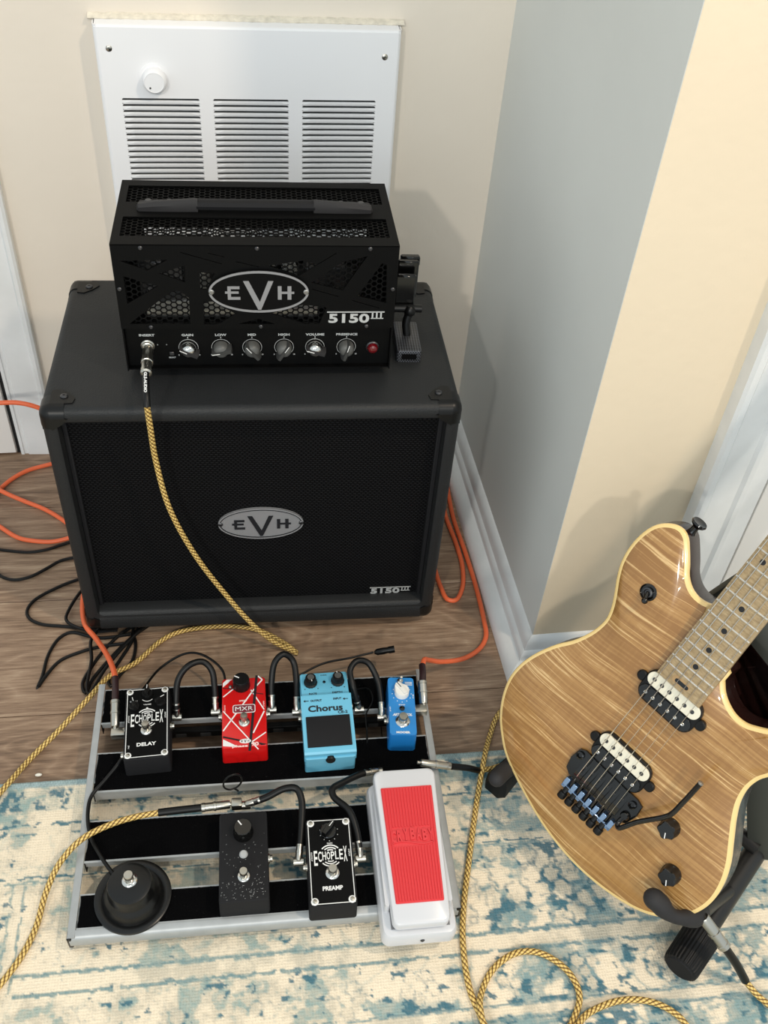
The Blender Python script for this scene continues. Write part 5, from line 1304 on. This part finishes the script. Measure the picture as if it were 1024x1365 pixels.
# ---------------------------------------------------------------- guitar
GO = Vector((0.39318474, 0.52479044, 0.18218096))
GR = Matrix(((0.5424426304675993, 0.42134263405099837, -0.7267918390), (-0.8359017903218754, 0.1843925227446793, -0.5169792979), (-0.08381044, 0.88795821, 0.45222342)))
gt = thing('electric_guitar', 'electric guitar with flamed natural maple top, cream binding and black hardware, leaning on its stand', 'guitar', GO, GR)
OUT = [(-0.0300, 0.2573), (-0.0377, 0.2547), (-0.047, 0.2543), (-0.0572, 0.2575), (-0.0675, 0.2657), (-0.0747, 0.2763), (-0.0865, 0.2919), (-0.0931, 0.2994), (-0.1019, 0.3039), (-0.1111, 0.3033), (-0.1206, 0.2984), (-0.1285, 0.2911), (-0.1342, 0.2804), (-0.1375, 0.2686), (-0.1393, 0.2545), (-0.1388, 0.2395), (-0.1362, 0.226), (-0.1301, 0.2101), (-0.1221, 0.194), (-0.1161, 0.1794), (-0.1132, 0.1661), (-0.1140, 0.1546), (-0.1183, 0.1388), (-0.129, 0.1166), (-0.1448, 0.094), (-0.1585, 0.0667), (-0.1657, 0.0434), (-0.1675, 0.0181), (-0.1614, -0.0084), (-0.1498, -0.0319), (-0.1350, -0.0495), (-0.117, -0.0655), (-0.0905, -0.0790), (-0.0438, -0.0962), (-0.0149, -0.1031), (0.0157, -0.1067), (0.047, -0.1061), (0.0787, -0.1008), (0.1068, -0.092), (0.1278, -0.0804), (0.1445, -0.0643), (0.1575, -0.0433), (0.1633, -0.0247), (0.1647, -0.0055), (0.1605, 0.0187), (0.1524, 0.0401), (0.1397, 0.0627), (0.1271, 0.0851), (0.1191, 0.1037), (0.1161, 0.1225), (0.1185, 0.1388), (0.1234, 0.149), (.1310, .1660), (.1360, .1830), (.1372, .2020), (.1325, .2165), (.1225, .2170), (.1110, .2070), (.1015, .1960), (0.0939, 0.1892), (0.0836, 0.1827), (0.0725, 0.1774), (0.0598, 0.177), (0.0478, 0.1814), (0.0371, 0.1888), (0.0290, 0.1986)]
def closed_smooth(P, m=4):
    # centripetal closed curve, but with a hard stop at the neck joint (first and last point)
    q = resample([(x, y, 0) for x, y in P], .0035)
    return [(a, b) for a, b, _ in q]
OS = closed_smooth(OUT)+[(.0290, .2100), (-.0290, .2480)]
OS = OS[::-1] if sum((OS[i][0]*OS[(i+1) % len(OS)][1]-OS[(i+1) % len(OS)][0]*OS[i][1]) for i in range(len(OS))) < 0 else OS
def inset(P, d):
    n = len(P); out = []
    for i in range(n):
        a = Vector(P[i-1]); b = Vector(P[i]); c_ = Vector(P[(i+1) % n])
        e1 = (b-a); e2 = (c_-b)
        n1 = Vector((-e1.y, e1.x)).normalized() if e1.length > 1e-9 else Vector((0, 0)); n2 = Vector((-e2.y, e2.x)).normalized() if e2.length > 1e-9 else Vector((0, 0))
        m = (n1+n2); m = m.normalized() if m.length > 1e-6 else n1
        out.append(tuple(b+m*d))
    return out
ZE = -.0185     # height of the top's edge below the fingerboard surface
I1 = inset(OS, .0008); I2 = inset(OS, .0042); CX, CY = 0, .060
def sc(P, f): return [(CX+(x-CX)*f, CY+(y-CY)*f) for x, y in P]
body = MB()
B1 = inset(OS, .004)
body.loft([[(x, y, ZE-.046) for x, y in inset(OS, .010)], [(x, y, ZE-.0455) for x, y in inset(OS, .006)], [(x, y, ZE-.042) for x, y in inset(OS, .0012)], [(x, y, ZE-.038) for x, y in OS], [(x, y, ZE-.0066) for x, y in OS]])
body.build('body', 'mahogany', gt, ang=50)
bi = MB(); bi.loft([[(x, y, ZE-.0066) for x, y in OS], [(x, y, ZE-.0010) for x, y in OS], [(x, y, ZE) for x, y in I1], [(x, y, ZE+.0006) for x, y in I2], [(x, y, ZE-.004) for x, y in I2]], cap=False)
bi.build('binding', 'binding', gt, ang=60)
top = MB()
lo = [[(x, y, ZE+.0006) for x, y in I2]]
for f, dz in ((.975, .0012), (.94, .0022), (.88, .0038), (.80, .0050), (.68, .0058), (.5, .0062), (.25, .0063), (.02, .0063)): lo.append([(x, y, ZE+.0006+dz) for x, y in sc(I2, f)])
top.loft(lo, cap=False)
top.bm.faces.new([v for v in top.bm.verts][-len(I2):])
top.build('maple_top', 'flame', gt, ang=80)
ZT = ZE+.0069   # top surface near the middle
# neck and fingerboard
def fw(y): return .0425+.0146*(.648-y)/.490
def fret_y(n): return .648/2**(n/12)
YN = .648
nk = MB(); lo = []
for k in range(24):
    y = .160+(YN+.004-.160)*k/23; w = fw(y)/2; dpt = .0215 if y > .30 else .0215+.004*(.30-y)/.14
    lo.append([(w, y, -.0052), (w, y, -.008), (w*.93, y, -.0120), (w*.72, y, -dpt*.82), (w*.35, y, -dpt), (0, y, -dpt*1.03), (-w*.35, y, -dpt), (-w*.72, y, -dpt*.82), (-w*.93, y, -.0120), (-w, y, -.008), (-w, y, -.0052)])
nk.loft(lo).build('neck', 'neck_wood', gt, ang=50)
hs = MB(); hp = [(-.022, .650), (.022, .650), (.030, .672), (.033, .72), (.030, .80), (.012, .835), (-.012, .842), (-.034, .825), (-.040, .76), (-.036, .69), (-.028, .668)]
hs.loft([[(x, y, -.022-(y-.65)*.16) for x, y in hp], [(x, y, -.007-(y-.65)*.16) for x, y in hp]]); hs.build('headstock', 'neck_wood', gt)
for k in range(3):
    for s in (-1, 1):
        MB().lathe([(.006, 0), (.006, .004), (.0035, .006), (.003, .014)], 14, Tm(s*.020, .70+.045*k, -.010-(.05+.045*k)*.16)).build('tuner', 'black_gloss', gt)
def crown(y, n=9, e=0):
    w = fw(y)/2-e; return [(w*(2*i/(n-1)-1), -.0010*((2*i/(n-1)-1)**2)) for i in range(n)]
fbd = MB(); lo = []
for y in list(np.linspace(.1640, YN, 20)):
    c_ = crown(y); lo.append([(x, y, z) for x, z in c_]+[(c_[-1][0], y, -.0056), (c_[0][0], y, -.0056)])
fbd.loft(lo); fbo = fbd.build('fingerboard', 'fingerboard', gt, ang=40)
for n_ in range(1, 23):
    y = fret_y(n_); mb = MB(); lo = []
    for x, z in crown(y, 9, .0006): lo.append([(x, y-.0012, z-.0002), (x, y-.0008, z+.0008), (x, y, z+.0011), (x, y+.0008, z+.0008), (x, y+.0012, z-.0002)])
    mb.loft(lo).build('fret', 'fret', fbo)
for n_ in (3, 5, 7, 9, 12, 15, 17, 19, 21):
    y = (fret_y(n_)+fret_y(n_-1))/2
    for x in ((-.0125, .0125) if n_ == 12 else (0,)):
        MB().cyl((x, y, -.0008), .0031, .0010, 18).build('dot_inlay', 'black_print', fbo)
MB().box(-.0215, .0215, YN, YN+.012, -.003, .0045, .0015, 2).build('locking_nut', 'black_gloss', gt)
sl = MB(); sl.prism([(x, y) for x, y, _ in rrect(-.0125, .0095, .1685, .1770, .0042, 0)], -.0006, .0002).build('wheel_slot', 'neck_wood', fbo)
MB().prism([(x, y) for x, y, _ in rrect(-.0085, .0085, .1700, .1745, .002, 0)], .0001, .0004).build('adjusting_wheel', 'black_gloss', fbo)
# pickups
def pickup(yc, zt):
    p = MB()
    p.loft([rrect(-.0365, .0365, yc-.0205, yc+.0205, .013, ZT-.001), rrect(-.0365, .0365, yc-.0205, yc+.0205, .013, zt-.0025), rrect(-.0355, .0355, yc-.0195, yc+.0195, .012, zt-.0015)])
    for s in (-1, 1):
        p.lathe([(.0062, ZT-.001), (.0062, ZT+.0035), (.005, ZT+.0045), (0, ZT+.0045)], 18, Tm(s*.0400, yc+.001, 0))
    q = p.build('pickup', 'black_plastic', gt)
    for dy, mat, r in ((.0095, 'cream_bobbin', 1), (-.0095, 'black_gloss', 0)):
        b_ = MB(); h1 = zt+(.0012 if r else .0004)
        b_.loft([rrect(-.0345, .0345, yc+dy-.0083, yc+dy+.0083, .0083, zt-.002, 8), rrect(-.0345, .0345, yc+dy-.0083, yc+dy+.0083, .0083, h1-.0005, 8), rrect(-.0340, .0340, yc+dy-.0078, yc+dy+.0078, .0078, h1, 8)])
        bb_ = b_.build('bobbin', mat, q, label='cream bobbin' if r else 'black bobbin')
        for k in range(6):
            x = -.0258+.01032*k
            if r: MB().cyl((x, yc+dy, h1-.001), .0024, .0014, 14).build('pole_piece', 'dark_steel', bb_)
            else:
                MB().lathe([(.0022, h1-.001), (.0022, h1+.0006), (.0017, h1+.0012), (.0010, h1+.0008), (0, h1+.0008)], 14, Tm(x, yc+dy, 0)).build('pole_screw', 'chrome', bb_)
pickup(.0461, -.0045); pickup(.1446, -.0045)
# floating bridge
bg = MB()
bp_ = [(-.0445, .0215), (-.0380, .0250), (.0400, .0250), (.0490, .0220), (.0505, .0080), (.0465, -.0080), (.0380, -.0140), (-.0380, -.0140), (-.0450, -.0090), (-.0475, .0060)]
bg.loft([[(x, y, ZT+.0012) for x, y in bp_], [(x, y, ZT+.0044) for x, y in bp_], [(x*.985, y*.97, ZT+.0052) for x, y in bp_]])
brg = bg.build('bridge', 'black_gloss', gt, ang=25)
for s in (-1, 1): MB().lathe([(.0048, ZT), (.0048, ZT+.0075), (.003, ZT+.0085), (.002, ZT+.0065), (0, ZT+.0065)], 16, Tm(s*.0395, .0165, 0)).build('pivot_post', 'black_gloss', brg)
for k in range(6):
    x = -.0270+.0108*k; off = (0, .001, .002, .002, .001, .003)[k]
    sdl = MB(); sdl.loft([[(a, y+off, z) for y, z in ((-.013, ZT+.005), (-.013, -.0035), (-.006, .0000), (.001, .0002), (.004, -.0030), (.013, -.0055), (.016, ZT+.005))] for a in (x-.0049, x+.0049)])
    sd__ = sdl.build('saddle', 'black_gloss', brg, ang=30)
    MB().lathe([(.0017, 0), (.0017, .0016), (.0009, .0016), (.0008, .0006), (0, .0006)], 10, Tm(x, .0105+off, -.0052)).build('saddle_screw', 'dark_steel', sd__)
    MB().tube([(x, -.010+off, -.0045), (x, -.026, -.0065)], .0021, 8).build('lock_screw', 'black_gloss', sd__)
tb_ = MB(); z0_, z1_ = -.0095, -.0025
tb_.box(-.0365, .0375, -.0300, -.0255, z0_, z1_, .0006, 1)
for k in range(7):
    x = -.0335+.01135*k; tb_.box(x-.0030, x+.0030, -.0295, -.0160, z0_, z1_, .0005, 1)
tb_.build('fine_tuner_bar', 'chrome_blue_reflection', brg)
MB().box(-.0345, .0355, -.0290, -.0130, z0_-.003, z0_+.001, .0008, 1).build('tuner_block', 'black_gloss', brg)
for k in range(6):
    x = -.0282+.0113*k; sh = (-.001 if k else -.004)
    MB().lathe([(.0050, 0), (.0050, .004), (.0036, .0045), (.0036, .008), (.0052, .0085), (.0053, .015), (.0045, .0165), (0, .0165)], 12, Tm(x, -.0270, -.0065) @ Matrix.Rotation(math.radians(76), 4, 'X')).build('fine_tuner', 'black_plastic', brg)
am = MB(); am.tube([(.0405, -.0020, -.0060), (.0405, -.0100, .0010), (.0440, -.0120, .0045), (.0560, .0130, .0080), (.0740, .0440, .0115), (.0775, .0530, .0125), (.0790, .0750, .0150), (.0800, .1080, .0185)], .0030, 14, .002)
arm = am.build('tremolo_arm', 'black_gloss', gt)
MB().lathe([(.0033, 0), (.0033, .0012), (.0012, .0018)], 14, Tm(.0800, .1078, .0183) @ Matrix.Rotation(-math.radians(82), 4, 'X')).build('arm_tip', 'steel', arm)
MB().lathe([(.0055, ZT+.004), (.0055, -.004), (.004, -.002)], 16, Tm(.0405, .0, 0)).build('arm_socket', 'black_gloss', gt)
for x, y, a in ((.0840, .0270, -155), (.1160, -.0160, -150)):
    T = Tm(x, y, ZT-.0015) @ Rz(math.radians(a)); mb = MB(); n = 36
    def rg(r, lob): return [(r*(1+lob*.10*math.cos(5*t))*math.cos(t), r*(1+lob*.10*math.cos(5*t))*math.sin(t)) for t in np.linspace(0, 2*math.pi, n, endpoint=False)]
    mb.loft([[(p_[0], p_[1], z) for p_ in rg(r, l)] for r, l, z in ((.0115, 0, 0), (.0115, .2, .003), (.0108, 1, .0045), (.0098, 1, .0145), (.0088, 1, .0155))], T)
    k_ = mb.build('volume_knob' if y > 0 else 'tone_knob', 'black_gloss', gt)
    MB().box(-.0005, .0005, .002, .0088, .0155, .0159, T=T).build('knob_line', 'white_print', k_)
sw = MB(); Ts = Tm(-.0905, .2250, ZE+.0052)
sw.lathe([(.0100, 0), (.0100, .0015), (.0082, .0030), (.0082, .0015)], 28, Ts); sw.lathe([(.0062, 0), (.0062, .004), (.0040, .0045), (.0030, .002)], 24, Ts)
swo = sw.build('pickup_switch', 'black_gloss', gt)
MB().lathe([(.0056, .0005), (.0056, .0042), (.0042, .0046), (.003, .003)], 24, Ts).build('switch_nut', 'dark_steel', swo)
lv = MB(); lv.tube([(-.0905, .2250, ZE+.0070), (-.0885, .2215, ZE+.0115), (-.0865, .2185, ZE+.0145)], .0024, 10); lv.sphere((-.0862, .2180, ZE+.0150), .0038, 14); lv.build('switch_tip', 'black_gloss', swo)
sb = MB(); Tsb = Tm(-.0985, .3010, ZE-.022) @ Matrix.Rotation(math.radians(-82), 4, 'X') @ Matrix.Rotation(math.radians(8), 4, 'Y')
sb.lathe([(.0060, 0), (.0045, .003), (.0042, .009), (.0085, .0125), (.0095, .0145), (.0085, .0165), (.0050, .0155), (0, .0155)], 26, Tsb); sb.build('strap_button', 'black_gloss', gt)
for k in range(6):
    x0_ = -.0270+.0108*k; x1_ = -.0178+.00712*k; r = (.00065, .00056, .00048, .00040, .00034, .0003)[k]
    MB().tube([(x0_, -.012, -.0030), (x0_, .000, .0010), (x1_, YN, .0034)], r, 6).build('string', 'chrome', gt)

# ---------------------------------------------------------------- guitar stand
gs = thing('guitar_stand', 'black tubular guitar stand with padded arms and a ribbed end cap, under the maple-topped guitar', 'stand', (.47, .56, RUG_T))
so = Vector((.47, .56, RUG_T))
def S(*pts): return [tuple(Vector(p_)-so) for p_ in pts]
dirv = Vector((.178, .146, .012)).normalized()
a0 = Vector((.5060, .3930, .0330))
lg1 = MB().tube(S(a0, a0+dirv*.34), .0135, 20).build('leg', 'tube_metal', gs)
# ribbed cap
Tc = Matrix.Translation(Vector((.4790, .3705, .0335))-so) @ dirv.to_track_quat('Z', 'Y').to_matrix().to_4x4()
rc = MB(); nn = 120
def ribr(r): return [((r+(.0007 if (i//2) % 2 else 0))*math.cos(2*math.pi*i/nn), (r+(.0007 if (i//2) % 2 else 0))*math.sin(2*math.pi*i/nn)) for i in range(nn)]
rc.loft([[(x, y, z) for x, y in ribr(r)] for r, z in ((.0170, 0), (.0195, .0015), (.0205, .006), (.0212, .052), (.0200, .055))], Tc)
rc.build('ribbed_cap', 'dark_rubber', gs, ang=20)
MB().lathe([(.0165, -.0010), (.0180, .0006), (.0150, .0012)], 32, Tc).build('cap_end', 'black_matte', gs)
a1 = Vector((.3350, .6480, .0260))
MB().tube(S(a1, a1+dirv*.30), .0110, 18).build('leg', 'tube_metal', gs)
ft = MB(); fpts = [(-.020, -.012), (-.012, -.019), (.030, -.016), (.034, .012), (-.010, .016), (-.019, .010)]
Tf = Matrix.Translation(Vector((.3320, .6440, .0))-so) @ Matrix.Rotation(.68, 4, 'Z')
ft.loft([[(x, y, RUG_T+.0002) for x, y in fpts], [(x*.97, y*.95, RUG_T+.020) for x, y in fpts], [(x*.8, y*.75, RUG_T+.030) for x, y in fpts]], Tf); ft.build('rubber_foot', 'dark_rubber', gs, ang=35)
# uprights meeting behind the body
apex = Vector((.5720, .6470, .400))
ax = (apex-Vector((.625, .487, .04))).normalized()
def flatbar(p, q, w, t, name):
    p = Vector(p); q = Vector(q); d = (q-p).normalized(); sd_ = Vector((.80, -.58, 0)); sd_ = (sd_-d*sd_.dot(d)).normalized(); nr_ = d.cross(sd_)
    R_ = Matrix((sd_, nr_, d)).transposed().to_4x4(); R_.translation = p-so
    return MB().box(-w/2, w/2, -t/2, t/2, 0, (q-p).length, .002, 2, T=R_).build(name, 'post_metal', gs)
flatbar((.6330, .4890, .040), apex, .028, .014, 'upright')
flatbar((.4700, .7560, .040), apex, .028, .014, 'upright')
MB().tube(S((.625, .490, .055), (.470, .752, .055)), .0095, 14).build('cross_tube', 'tube_metal', gs)
# padded arms
def arm_pad(pts, rads, path, name='padded_arm'):
    mb = MB(); P = resample(S(*pts), .003); n = len(P); rr = [rads[0]+0*i for i in range(n)]
    for i in range(n):
        t = i/(n-1)*(len(rads)-1); k = min(int(t), len(rads)-2); rr[i] = rads[k]+(rads[k+1]-rads[k])*(t-k)
    r0 = rads[1]; d0 = (Vector(P[0])-Vector(P[1])).normalized(); P0 = Vector(P[0])
    ends = [tuple(P0+d0*r0*math.sin(a)) for a in (1.50, 1.25, .95, .6, .3)]
    mb.tube(ends+P, .01, 20, None, [r0*math.cos(a) for a in (1.50, 1.25, .95, .6, .3)]+rr)
    o_ = mb.build(name, 'rubber', gs, ang=60)
    MB().tube(S(*path), .0085, 14, .01).build('arm_tube', 'tube_metal', o_)
arm_pad([(.4330, .4110, .1405), (.4390, .4060, .1375), (.4450, .4000, .1320), (.4540, .3950, .1270), (.4640, .3930, .1240), (.4740, .3940, .1190), (.4840, .3970, .1120), (.4960, .4030, .1000), (.5080, .4110, .0860)],
        [.0118, .0115, .0080, .0080, .0108, .0120, .0108, .0094, .0088], [(.5080, .4110, .0860), (.5350, .4280, .0640), (.5700, .4470, .0450)])
arm_pad([(.3010, .5930, .1130), (.3100, .6010, .1100), (.3250, .6120, .1060), (.3450, .6300, .0980)], [.0105, .0105, .0100, .0095, .0090], [(.3450, .6300, .0980), (.3900, .6700, .0850), (.4500, .7250, .0800), (.4720, .7480, .0800)])
